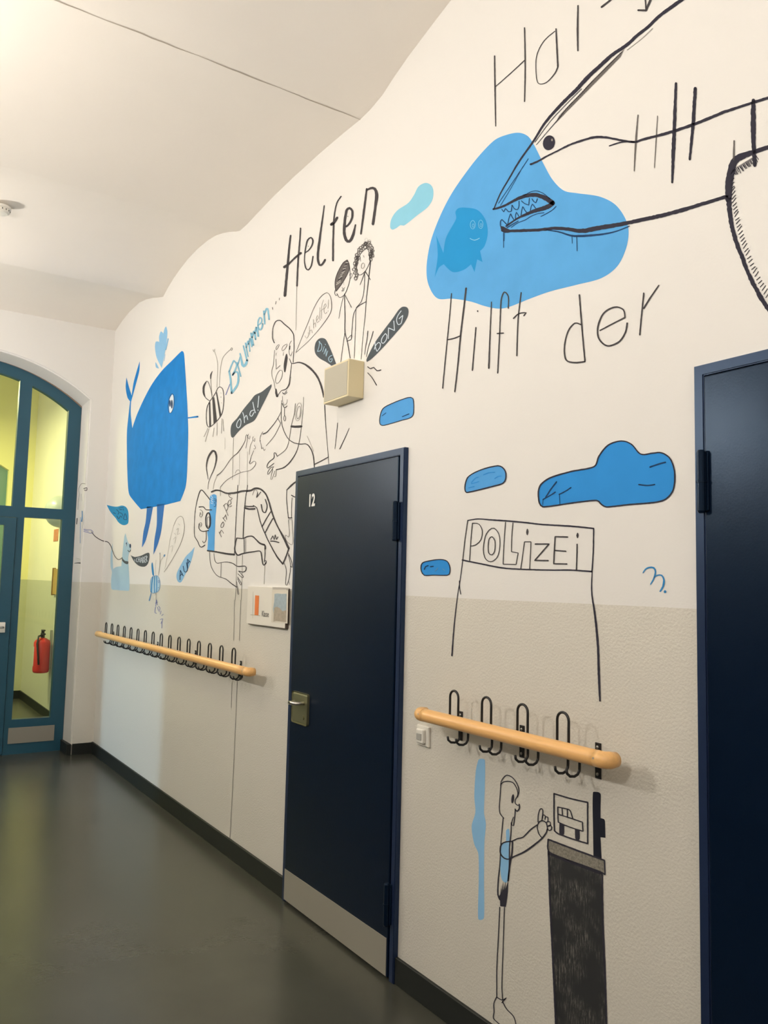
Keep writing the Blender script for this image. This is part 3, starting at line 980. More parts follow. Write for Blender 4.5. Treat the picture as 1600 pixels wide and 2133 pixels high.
art('painted_fish', 'small smiling fish in darker blue painted inside the big blue shape', 'wall painting', [
    ('body', [F('5', '205,938 235,935 290,945 325,985 337,1030 335,1070 322,1110 303,1130! 314,1180! 290,1168! 278,1225! 262,1190! 230,1215 180,1225 140,1190! 118,1205 98,1250! 112,1150 105,1060! 138,1140! 150,1070 195,985 192,955', 'fish', 1)]),
    ('eyes', [EL('5', 270, 1012, 11, 19, .9, 'fishline'), EL('5', 272, 1016, 4, 8, .8, 'fishline'), EL('5', 306, 1010, 10, 19, .9, 'fishline'), EL('5', 307, 1014, 4, 7, .8, 'fishline')]),
    ('smile', [L('5', '258,1074 278,1082 300,1073', 1.6, 'fishline')])])

# ---- Helfen
art('painted_word', 'large dark handwritten word "Helfen" painted above the two singing children', 'wall lettering', [
    ('letter', [L('4', '193,600 180,720 168,850 155,990 142,1135', [3.4, 4.6, 5, 5.5]), L('4', '282,535 275,650 262,800 255,930 250,1048', [3, 3.6, 3.4]), L('4', '138,880 180,850 230,800 285,755', [6, 3.6, 4, 4.6])]),
    ('letter', [L('4', '318,755 350,735 382,690 392,645 375,618 345,640 325,720 316,820 328,888 350,906 375,875 393,785', [2, 3.4, 3, 2, 3, 2.6]), EL('4', 352, 695, 3, 4, 0, 'ink')]),
    ('letter', [L('4', '492,335 470,500 445,680 435,800 450,862 475,855 500,815', [2.4, 3.4, 4, 5, 4.6, 4])]),
    ('letter', [L('4', '642,252 605,310 582,420 572,620 570,822', [2.6, 3, 3.8, 4]), L('4', '555,502 580,482 608,440', [6, 4.5])]),
    ('letter', [L('4', '688,520 715,495 740,440 742,380 718,356 692,375 674,480 670,580 688,640 715,652 745,605 770,505', [4, 4.5, 5, 5.5, 6, 6, 3]), EL('4', 703, 430, 3, 5, 0, 'ink')]),
    ('letter', [L('4', '870,185 850,340 835,460 818,585', [3.6, 4.5, 3.6]), L('4', '866,200 905,180 940,184 958,230 945,360 925,498', [3, 6, 7, 5, 5.5, 5.5])])])
art('paint_drip', 'thin grey paint drip running down from the first letter of Helfen', 'paint drip', [(None, [L('4', '248,1050 244,1240 240,1440', .8, 'pale')])])
art('painted_splash', 'pale turquoise comma-shaped paint blob left of the big blue shape', 'wall painting', [
    (None, [F('4', '1390,133 1440,150 1463,200 1455,280 1410,350 1320,420 1240,485 1200,512 1170,508 1140,530 1100,548 1080,530 1084,470 1110,415 1150,370 1240,310 1290,240 1330,165', 'aqua', 0)])])

# ---- Hilft der
H5 = lambda *s: [L('5', a, 2.6) for a in s]
art('painted_word', 'thin grey handwritten words "Hilft der" painted below the big blue shape', 'wall lettering', [
    ('letter', [L('5', '174,1322 165,1430 155,1530 134,1748', [2, 2.6]), L('5', '240,1298 228,1400 215,1510 203,1640 189,1764', [3.6, 2.8]), L('5', '155,1530 185,1524 215,1512', 2.6)]),
    ('letter', H5('284,1475 276,1570 268,1668')+[EL('5', 292, 1401, 3, 4, 0)]), ('letter', [L('5', '354,1360 348,1500 342,1658', [2, 3.4])]),
    ('letter', H5('430,1388 430,1335 412,1315 398,1350 391,1500 382,1680', '380,1502 408,1500')), ('letter', H5('488,1318 474,1440 468,1602', '453,1434 478,1412 510,1408! 500,1422')),
    ('letter', [L('5', '750,1328 762,1480 775,1625', 3.2), L('5', '757,1462 730,1455 700,1490 683,1560 690,1620 730,1633 775,1628', [2.6, 3.4])]),
    ('letter', [L('5', '843,1488 900,1458 955,1430! 948,1395 910,1383 860,1410 834,1470 836,1520 860,1550 885,1558 930,1538 958,1495 965,1455', [2.6, 3.4, 3.4])]),
    ('letter', [L('5', '1040,1320 1030,1420 1022,1508', 3), L('5', '1108,1285 1070,1340 1040,1388', [2.6, 3.6])])])

# ---- children on the speaker
curl = []
for (a, b) in ((690, 680), (715, 640), (680, 600), (665, 545), (690, 500), (680, 450), (700, 410), (690, 360), (715, 320), (735, 285), (745, 235), (770, 200), (800, 175), (830, 150), (855, 125), (880, 165), (905, 120), (925, 165), (950, 200), (965, 250), (945, 290), (965, 320), (930, 340), (935, 380), (915, 300), (740, 350), (720, 390), (710, 440), (780, 240), (845, 190), (895, 195), (935, 245), (700, 560)):
    for q in range(2):
        curl.append(EL('D', a+rnd.uniform(-8, 8), b+rnd.uniform(-8, 8), 17+rnd.uniform(-4, 8), 23+rnd.uniform(-5, 9), 1.0, 'mid', rnd.uniform(-.6, .6)))
for (a, b) in ((950, 300), (945, 260), (930, 330), (850, 140), (700, 470), (715, 350)):
    curl.append(EL('D', a, b, 14, 24, 2.0, 'ink', .3))
curl.append(EL('D', 910, 100, 24, 26, .7, 'pale')); curl.append(EL('D', 860, 75, 22, 30, .6, 'faint'))
art('painted_child', 'line drawing of a child with curly dark hair, right one above the wall speaker', 'wall painting', [
    ('hair', curl), ('face', [L('D', '870,212 800,255 740,350 705,480 705,560 750,632 800,612 850,560 890,490 920,400 900,260', 1.2, 'ink', True), L('D', '765,370 772,415', .8, 'mid'), L('D', '815,320 825,352', .8, 'mid'),
                              EL('D', 806, 485, 24, 45, 1.1, 'pale', .15)]),
    ('arms', [L('D', '838,575 810,660 762,785', [1.4, .9]), L('D', '840,575 880,630 925,705', [2, 1.6])]),
    ('body', [L('D', '835,600 832,760 812,950 775,1060 700,1150', 1.1), L('D', '930,400 910,580 885,800 858,1050 845,1250 808,1600 778,1970', [2, 1.6, 1.2, .8, .9]), L('D', '858,1055 780,1095 705,1150', 1.6),
              L('D', '705,1155 660,1250 638,1430 625,1640', 1.2), L('D', '695,1180 690,1450 668,1950', 1), L('D', '590,635 625,605 638,640 600,700', .8, 'mid')])])
hat = [F('D', '560,393! 500,432 430,545 385,650 366,740 372,830 385,885! 450,800 520,690 570,590 590,510 582,440', 'mid', 2)]
for i in range(26):
    t = i/26.0
    hat.append(L('D', '%.0f,%.0f %.0f,%.0f' % (545-165*t+rnd.uniform(-5, 5), 420+380*t, 580-130*t+rnd.uniform(-14, 0), 440+330*t-20), rnd.choice((1, 1.6)), rnd.choice(('ink', 'ink', 'faint')), rough=0))
art('painted_child', 'line drawing of a child with straight dark fringe, left one above the wall speaker', 'wall painting', [
    ('hair', hat+[L('D', '560,393 500,432 430,545 385,650 366,740 368,830 385,885', 1.6), L('D', '385,885 450,800 520,690 572,590 590,510 582,440 560,393', 1.4)]),
    ('face', [L('D', '585,440 600,560 602,680 575,800 525,925 470,980 430,985 395,925', 1.1), L('D', '375,850 358,915 378,958 398,948', 1.1), L('D', '475,825 488,850', .8, 'mid'), L('D', '470,885 500,850 518,832', .9), L('D', '485,890 512,862', .8), L('D', '500,745 505,790', .7, 'pale')]),
    ('body', [L('D', '515,930 518,1100 523,1300 522,1530 560,1690 605,1950', [1.4, 1.8, 1.6]), L('D', '522,1530 490,1750 455,2012', 1), L('D', '515,935 560,1020 625,1145', 1.2), L('D', '502,960 460,1120 425,1320', .8),
              L('D', '552,1682 620,1655! 628,1580 562,1645', [1.4, 1, .7])])])
art('painted_speech_blob', 'dark grey speech blob reading DONG, right of the wall speaker', 'wall painting', [
    ('blob', [F('D', '1470,1133 1515,1150 1533,1210 1515,1300 1440,1425 1300,1590 1120,1790 960,1950 870,2012! 862,1980 905,1880 1000,1700 1150,1490 1280,1320 1370,1190 1425,1140', 'slate', 1)]),
    ('lettering', [L('D', s, 1.6, 'white', lv=4) for s in ('1000,1700 1005,1770 1030,1842', '990,1810 1010,1750 1055,1702 1085,1722 1078,1780 1032,1842', '1165,1560 1115,1625 1100,1690 1130,1715 1175,1665 1190,1590 1165,1560',
                                                  '1210,1640! 1215,1470! 1310,1512! 1298,1360', '1415,1200 1360,1280 1342,1350 1368,1418 1415,1395 1442,1270! 1382,1325')])])
art('painted_speech_blob', 'dark grey speech blob reading DING, left of the wall speaker', 'wall painting', [
    ('blob', [F('D', '165,1630 215,1650 260,1730 320,1870 383,2040! 310,2072! 220,2010 130,1960 60,1890 40,1800 60,1700 110,1642', 'slate', 1)]),
    ('lettering', [L('D', s, 1.3, 'pale2', lv=4) for s in ('122,1682 112,1760 88,1842', '108,1690 150,1730 155,1790 130,1835 88,1845', '195,1765 168,1850', '210,1728 214,1740', '190,1885! 222,1790! 222,1925! 250,1835',
                                                  '320,1905 280,1925 260,1970 288,2012 312,2000 325,1958! 285,1968')])])
art('painted_vibration_lines', 'short dark squiggles and dashes radiating from the wall speaker', 'wall painting', [('dash', [q_]) for q_ in (
    L('D', '885,1520 872,1650 850,1770 835,1890', [1.6, 1.4, .9]),
    L('D', '970,1525 950,1600 930,1660 890,1790 862,1930', [1.6, 1.2, .9]),
    L('4', '878,1766 905,1784 932,1772 962,1802 995,1795', [1.6, 2.4]),
    L('4', '878,1820 915,1860 940,1900 958,1930', [1.4, 2]),
    L('3', '1060,922 1052,1010 1042,1098', [1.2, 1.4, .9]),
    L('3', '1140,958 1108,1030 1075,1100', [1, 1.6]))])
art('painted_speech_bubble', 'thin outlined speech bubble with faint handwriting, pointing at the bald man', 'wall painting', [
    ('outline', [L('4', '240,1640 300,1490 350,1370 400,1245 460,1145 515,1108 545,1138 557,1200 550,1280 480,1390 360,1530 240,1640', [.8, .8, 1, 1.4, .9, .8], 'mid')]),
    ('lettering', [L('4', s, .8, 'pale') for s in ('320,1490 335,1512 352,1490 350,1462', '360,1405 362,1480', '362,1450 378,1438 386,1466', '395,1345 398,1422', '398,1392 412,1374 416,1412', '425,1352 440,1332 432,1310 421,1340 430,1375 448,1358',
                                              '454,1240 453,1345 462,1352', '486,1172 470,1225 469,1340', '460,1272 485,1250', '490,1252 508,1230 504,1206 491,1222 491,1275 503,1296 516,1280', '531,1170 525,1248', '527,1268 527,1274')])])

# ---- bending man
art('painted_man', 'line drawing of a bald bearded man in a shirt bending down with open hands', 'wall painting', [
    ('head', [L('C', '245,380 225,330 222,260 232,180 265,115 320,105 370,150 430,200 470,250 485,290 488,450 480,560 478,620', [2, 1.4, 2.2, 2, 1.4, 1.4]), L('C', '250,470 240,560 232,660 213,720 217,790 240,860 255,950', .9, 'mid'),
              L('C', '285,1038 315,990 342,965 390,948 425,890 440,790 452,700 458,640', [1, 1.6, 1.2]), L('C', '345,968 390,955 432,900 448,800', .8, 'mid'), L('C', '230,230 232,330 260,350', .7, 'faint'), L('C', '265,460 270,430 300,400 305,412 275,465', .9, 'mid', True),
              L('C', '340,468 348,428 400,395 388,440 348,478', .9, 'mid', True), L('C', '267,505 264,535', 1, 'pale'), L('C', '358,498 355,538', 1, 'pale'), L('C', '458,355 435,390 428,500 448,542 468,490', .9, 'mid'), L('C', '438,420 434,460', 2),
              L('C', '265,580 268,705! 315,660', 1, 'mid'), EL('C', 302, 798, 34, 86, .9, 'mid', .35)]),
    ('beard', [L('C', '265,952 270,1000 280,1040', [2.6, 4.5, 4.5])]), ('sideburn', [F('C', '400,515 410,560 400,640 382,740 368,740 361,660 375,570 390,520', 'ink', 2)]),
    ('shirt', [L('C', '430,575 455,632! 480,635 550,622 620,645 700,705 770,790 815,885 840,970 855,1050', [1, 2, 3, 4.4, 4, 3.6, 4, 3]), L('C', '866,1150 880,1400 900,1650 918,1880', [2, 1.2, .9, 1]), L('C', '345,992 370,1006 396,970', 1.2), L('C', '350,1004 375,1018 402,990', 1),
               L('C', '335,1090 330,1300 350,1430 410,1555 480,1610 560,1630 640,1630 690,1680 725,1770 740,1915', [1, 1.2, 1.6, 2.2, 2]), L('C', '740,1880 830,1835 912,1790', 2), L('C', '345,1040 350,1110 370,1150 400,1120 405,1080', .8, 'mid'),
               L('C', '343,1130 370,1182 402,1160', 1.6), L('C', '370,1190 370,1280', 1.2), EL('C', 374, 1312, 12, 32, 1), L('C', '650,1530 690,1620 730,1720', .9, 'pale')]),
    ('arms', [L('C', '505,1130 490,1260 455,1400 430,1560 390,1690 280,1780', 1.1, 'mid'), L('C', '605,1050 600,1200 580,1400 560,1560 520,1720 440,1850 360,1920 270,1946', [.7, .8, 1, 1.2, 2.4, 2]), L('C', '457,1412 520,1415 580,1411', 4.6),
              EL('C', 545, 1240, 22, 78, .9, 'mid', .14), EL('C', 543, 1232, 38, 112, .8, 'pale', .14), L('C', '330,1230 270,1340 200,1430 150,1485 105,1505', [1, 1.2, 2.2]), L('C', '325,1370 250,1520 145,1650', 1, 'mid'), L('C', '290,1315 322,1372', 1.2)]),
    ('hands', [L('C', '280,1780 262,1742 242,1742 240,1800 180,1850 155,1900 165,1925 205,1895 240,1868', 1.6), L('C', '240,1910 200,1920 165,1975 165,2005 205,1960 235,1908', 1), L('C', '225,1940 200,2060 215,2066 250,1962', .9, 'mid'), L('C', '268,1950 262,2028 245,2032', .9, 'mid'),
               L('C', '105,1478 75,1530 68,1590 82,1635 90,1690 105,1672 120,1712 132,1692', 1, 'mid'), EL('C', 72, 1590, 5, 7, 0)])])
art('painted_speech_blob', 'long dark grey speech blob with white writing, pointing at the bald man', 'wall painting', [
    ('blob', [F('E', '1105,1282! 1108,1315 1050,1440 980,1580 920,1700 850,1820 720,1890 620,1980 540,2072 510,2060 500,1960 520,1870 600,1780 700,1640 800,1520 860,1445 960,1395 1040,1332', 'slate', 1)]),
    ('lettering', [L('E', s, 1.6, 'white', lv=4) for s in ('640,1790 602,1840 590,1900 612,1930 645,1900 655,1830 640,1790', '680,1700 698,1760 706,1852', '702,1790 735,1742 755,1808', '845,1665 802,1680 785,1735 812,1758 848,1700', '830,1548 848,1640 868,1705', '920,1458 912,1540 903,1625', '905,1662 908,1670')])])

# ---- bees and Brummen
art('painted_bee', 'large bee with black stripes drawn beside the blue whale', 'wall painting', [
    ('body', [L('E', '285,1395 310,1342 345,1322 380,1350 398,1440 396,1580 370,1720 310,1812 230,1890 180,1917 150,1880 140,1760 150,1630 190,1540 240,1470', 1.5, 'ink', True), EL('E', 357, 1473, 4, 10, 0), L('E', '355,1410 360,1415', 1, 'pale'), L('E', '365,1555 368,1562', 1, 'pale')]),
    ('stripes', [F('E', '178,1552 200,1548 212,1905 184,1915', 'ink', 2, False), F('E', '228,1498 258,1468 300,1828 248,1872', 'ink', 2, False), F('E', '283,1408 298,1398 364,1738 340,1782', 'ink', 2, False)]),
    ('wings', [L('E', '190,1528 130,1482 95,1400 95,1310 150,1235 185,1290 215,1400 225,1480', [1.5, 1.5, 1, .8], 'ink'), F('E', '150,1235 110,1270 85,1360 92,1430 130,1485 116,1400 118,1320', 'ink', 2),
               L('E', '230,1090 208,1140 204,1200', [1, 3, 2]), L('E', '204,1200 214,1340 226,1450', .8, 'mid')]),
    ('antennae', [L('E', '297,1328 308,1050 300,920 265,800', .8, 'pale'), L('E', '240,770 252,802 268,762', 1, 'pale'), L('E', '335,1320 345,1100 380,900 440,820 500,765', .8, 'pale'), EL('E', 514, 762, 11, 20, .9, 'mid', .2)]),
    ('legs', [L('E', s, 1, 'pale') for s in ('165,1935 105,2060', '180,1940 125,2130', '255,1930 238,2060', '300,1850 298,2040', '370,1790 365,2010', '385,1800 398,1975')])])
art('painted_word', 'light blue slanting word "Brummen" rising from the large bee', 'wall lettering', [
    ('letter', [L('E', '478,1090 495,1180 505,1290 516,1412', [3.6, 4.2], 'brum'), L('E', '480,1085 512,1005 545,932! 580,965 590,1010 530,1150', [2.8, 3.4], 'brum'), L('E', '530,1140 575,1100 605,1110 615,1180 600,1290 516,1412', [3, 4.4, 4.2], 'brum')]),
    ('letter', [L('E', '596,962 622,1060 650,1165', 2.8, 'brum'), L('E', '606,1000 625,930 640,880', 2.4, 'brum')]), ('letter', [L('E', '640,828 655,900 672,985 695,1018 725,985 745,925', [2.6, 5, 5], 'brum'), L('E', '690,715 715,820 742,930', 3, 'brum')]),
    ('letter', [L('E', '720,672 740,790 758,872', 2.6, 'brum'), L('E', '732,740 752,650 764,640 785,795', 2.6, 'brum'), L('E', '765,690 785,605 795,612 815,725', 3, 'brum')]),
    ('letter', [L('E', '803,528 818,620 836,702', 3.8, 'brum'), L('E', '818,590 845,498 858,520 870,618', 3.6, 'brum'), L('E', '855,530 882,440 892,455 908,568', 4, 'brum')]),
    ('letter', [L('E', '905,408 955,370 958,312 935,295 912,330 905,400 918,460 942,478 965,440 975,385', [2.6, 3], 'brum')]),
    ('letter', [L('E', '990,200 998,300 1006,388', 3.2, 'brum'), L('E', '1000,245 1030,165 1050,165 1070,322', 3.4, 'brum')]), ('dash', [L('E', '490,1280 458,1360 428,1440', 1.4, 'violet')]),
    ('dots', [L('E', '1120,145 1125,175', 1.3, 'mid'), L('E', '1174,55 1166,95', 1.2, 'mid'), L('E', '1225,5 1220,35', 1.2, 'mid')])])
art('painted_bee', 'small blue striped bee painted under the whale\'s legs', 'wall painting', [
    ('body', [F('A', '1035,1297 1070,1288 1100,1292 1125,1350 1125,1440 1100,1490 1050,1510 1010,1498 1003,1400 1012,1330', 'pale2', 2), L('A', '1035,1297 1070,1288 1100,1292 1125,1350 1125,1440 1100,1490 1050,1510 1010,1498 1003,1400 1012,1330', .9, 'bluegrey', True),
              EL('A', 1112, 1362, 8, 16, .8, 'violet'), EL('A', 1106, 1440, 5, 8, 0, 'bluegrey')]),
    ('stripes', [L('A', '1036,1300 1022,1400 1016,1500', 2, 'nblue'), L('A', '1060,1295 1056,1400 1060,1500', 1.6, 'nblue'), L('A', '1085,1295 1086,1400 1084,1495', 1.6, 'nblue')]),
    ('wings', [F('A', '1030,1115 1042,1180 1050,1288 1032,1280 1020,1200 1018,1140', 'nblue', 2), L('A', '1075,1285 1068,1180 1078,1085', .7, 'faint')]),
    ('antennae', [L('A', '1108,1285 1125,1150 1128,1000', .8, 'pale'), EL('A', 1127, 1003, 4, 12, 0, 'bluegrey'), L('A', '1120,1200 1140,1090 1182,1035', .7, 'faint'), EL('A', 1184, 1030, 10, 18, 0, 'bluegrey', .4)]),
    ('legs', [L('A', '1015,1512 1002,1560 990,1605', [1.5, 2.6], 'bluegrey'), L('A', '1075,1515 1078,1600', .7, 'pale')])])
art('painted_word', 'tiny faint violet scribbled letters trailing below the small blue bee', 'wall lettering', [
    (None, [L('A', s, 1, 'violet') for s in ('1072,1680 1082,1595 1092,1660', '1070,1640 1095,1625', '1070,1690 1062,1760 1085,1770', '1095,1690 1108,1735', '1110,1680 1128,1700 1118,1740', '1120,1745 1118,1752', '1130,1780 1142,1740', '1150,1800 1170,1780', '1132,1850 1165,1840 1140,1900', '1155,1870 1150,1960')])])

# ---- whale
art('painted_whale', 'large deep blue whale-like creature standing on two thin pointed legs', 'wall painting', [
    ('body', [F('1', '1155,247 1168,262 1178,400 1190,600 1195,760 1192,900 1186,1050 1176,1120 1145,1200! 1045,1225! 895,1252! 850,1200 818,1150 808,1000 805,800 808,730 826,566! 810,545 798,480 803,415! 820,480 836,530! 850,440 887,312! 885,370 865,450 832,570! 830,640 840,737! 870,650 920,540 970,450 1030,370 1090,310', 'whale', 1)]),
    ('leg', [F('1', '933,1235! 925,1330 910,1400 901,1495! 925,1450 950,1350 972,1235!', 'whale2', 1)]),
    ('leg', [F('1', '996,1220! 995,1350 980,1450 974,1540! 1000,1480 1022,1400 1035,1300 1045,1215!', 'whale2', 1)]),
    ('eye', [F('1', '1095,522 1102,545 1100,600 1090,636 1078,640 1073,600 1078,550', 'white', 2), EL('1', 1079, 580, 5, 22, 0, 'navy'), EL('1', 1091, 585, 6, 28, 0, 'navy'), EL('1', 1087, 580, 18, 62, 1, 'navy', .12)]),
    ('beak', [L('1', '1195,672 1225,668 1255,664', [2.6, 3.6], 'whale')])])
art('painted_spout', 'pale blue heart-shaped water spout painted above the whale', 'wall painting', [
    (None, [F('1', '1055,92 1063,130 1052,230 1027,355! 995,290 984,225 990,187 1012,190! 1010,155 1022,122 1037,137! 1045,105', 'sky', 1), L('1', '1068,170 1052,238', 2.4, 'sky'), F('1', '988,318 1010,358! 990,352', 'sky', 1), L('1', '1048,270 1042,310', 1, 'sky')])])
art('painted_speech_blob', 'turquoise drop-shaped speech blob with scribbles left of the whale', 'wall painting', [
    ('blob', [F('A', '445,380! 520,398 580,402 640,388 690,405 720,460 724,560 715,620 660,640 600,608 560,550 520,505 480,450', 'teal', 1)]),
    ('scribble', [L('A', s, 1.1, 'navy') for s in ('570,440 600,470 590,500', '600,420 660,410', '655,430 660,450', '610,480 640,490 650,520', '660,560 680,490 700,540 700,570 665,565', '530,480 560,490', '575,520 600,560 620,520 640,540', '610,440 640,440')])])
art('painted_speech_blob', 'black bowl-shaped speech blob reading ICH ABER beside the pale blue dog', 'wall painting', [
    ('blob', [F('A', '752,1022! 800,1047 880,1032 950,1000 985,993 995,1020 990,1075 970,1140 930,1172 860,1162 800,1110 770,1060', 'slate', 1)]),
    ('lettering', [L('A', s, 1.0, 'white', lv=4) for s in ('800,1078 808,1102', '835,1062 822,1080 830,1110 842,1108', '848,1050 852,1110', '868,1050 868,1112', '848,1082 868,1080', '880,1120 888,1052 902,1122', '884,1095 900,1095', '908,1045 910,1122', '908,1045 922,1060 910,1080 926,1100 910,1120', '932,1040 934,1120', '932,1040 945,1040', '932,1080 943,1078', '932,1120 946,1115', '952,1030 952,1112', '952,1030 965,1045 953,1070 967,1105')])])
art('painted_dog', 'pale blue painted dog on a lead, fading out over the grey part of the wall', 'wall painting', [
    ('body', [F('A', '522,868! 520,960 522,1080 528,1205! 560,1178 632,1165! 640,1080 655,920 672,780 685,742! 700,800 725,870 752,895 752,960 735,985! 720,1060 728,1200 735,1350 733,1475 700,1480 560,1470 508,1460 502,1330 512,1240 495,1170 497,1000', 'pale2', 1)]),
    ('face', [EL('A', 697, 885, 7, 26, 0, 'navy', .1), EL('A', 693, 895, 4, 14, 0, 'white', .1, 4), EL('A', 746, 905, 10, 27, 0, 'navy'), L('A', '717,962 728,978 742,976 750,958', 1.4, 'ink')]),
    ('collar', [F('A', '640,1055! 680,1098 722,1105 714,1140 675,1128 642,1092', 'slate', 2)])])
art('painted_lead', 'thin dark wavy dog lead painted from the faint figure to the pale blue dog', 'wall painting', [
    (None, [L('A', '424,849 450,852 475,870 500,910 525,980 550,1040 590,1080 620,1075 645,1055', [1.6, 1.8, 1.2, 1.2, 1.4])])])
art('painted_woman', 'faint pencil-thin figure drawn on the end wall beside the glass door', 'wall painting', [
    ('head', [L('A', '75,440 80,340 92,250 88,170 120,110 170,110', 1, 'pale'), L('A', '150,172 190,158 188,196 160,190', 1.6, 'mid'), L('A', '120,240 130,330', .7, 'faint')]),
    ('sleeve', [L('A', '130,460 132,530 124,590', [2, 3], 'bluegrey'), L('A', '110,540 106,700 105,870', 1.1, 'bluegrey'), L('A', '140,560 140,680', .7, 'faint')]),
    ('button', [L('A', '65,552 60,625', 1.8, 'ink')]), ('hem', [L('A', '32,1128 70,1124 105,1125', [1, 2.4], 'ink'), L('A', '50,1060 105,1075', .8, 'faint')]),
    ('hand', [L('A', '150,690 205,700 240,700 268,722 262,742 215,738 150,718', 1, 'violet'), L('A', '155,705 210,718', 1, 'violet')]),
    ('lead', [L('A', '250,725 300,785 370,830 424,849', [1.2, 1.8])])], surf=endS)
art('painted_speech_bubble', 'very faint pencil speech bubble between the small bee and the lying patient', 'wall painting', [
    (None, [L('A', '1180,1240 1240,1150 1300,1050 1390,880 1432,740 1440,640 1420,545 1390,525 1345,555 1300,650', [.8, .9, 1, 1, .8], 'pale'), L('A', '1300,650 1255,830 1235,960 1190,1200', .7, 'faint')] +
     [L('A', s, .8, 'faint') for s in ('1260,920 1290,900 1280,980', '1300,820 1330,790 1320,870', '1340,700 1365,680 1350,760 1380,740', '1360,620 1385,640', '1310,740 1325,760')])])
art('painted_speech_blob', 'pale blue speech blob reading AUA left of the lying patient', 'wall painting', [
    ('blob', [F('A', '1572,918! 1545,1040 1505,1165 1450,1275 1400,1370 1362,1368 1340,1318 1345,1250 1400,1140 1460,1040 1530,970', 'sky', 1)]),
    ('lettering', [L('A', s, 1.4, 'navy', lv=4) for s in ('1384,1338 1388,1215! 1425,1290', '1382,1290 1414,1262', '1425,1165 1440,1235 1465,1238 1480,1205 1466,1120', '1482,1190 1480,1075! 1515,1112', '1480,1140 1500,1105')])])

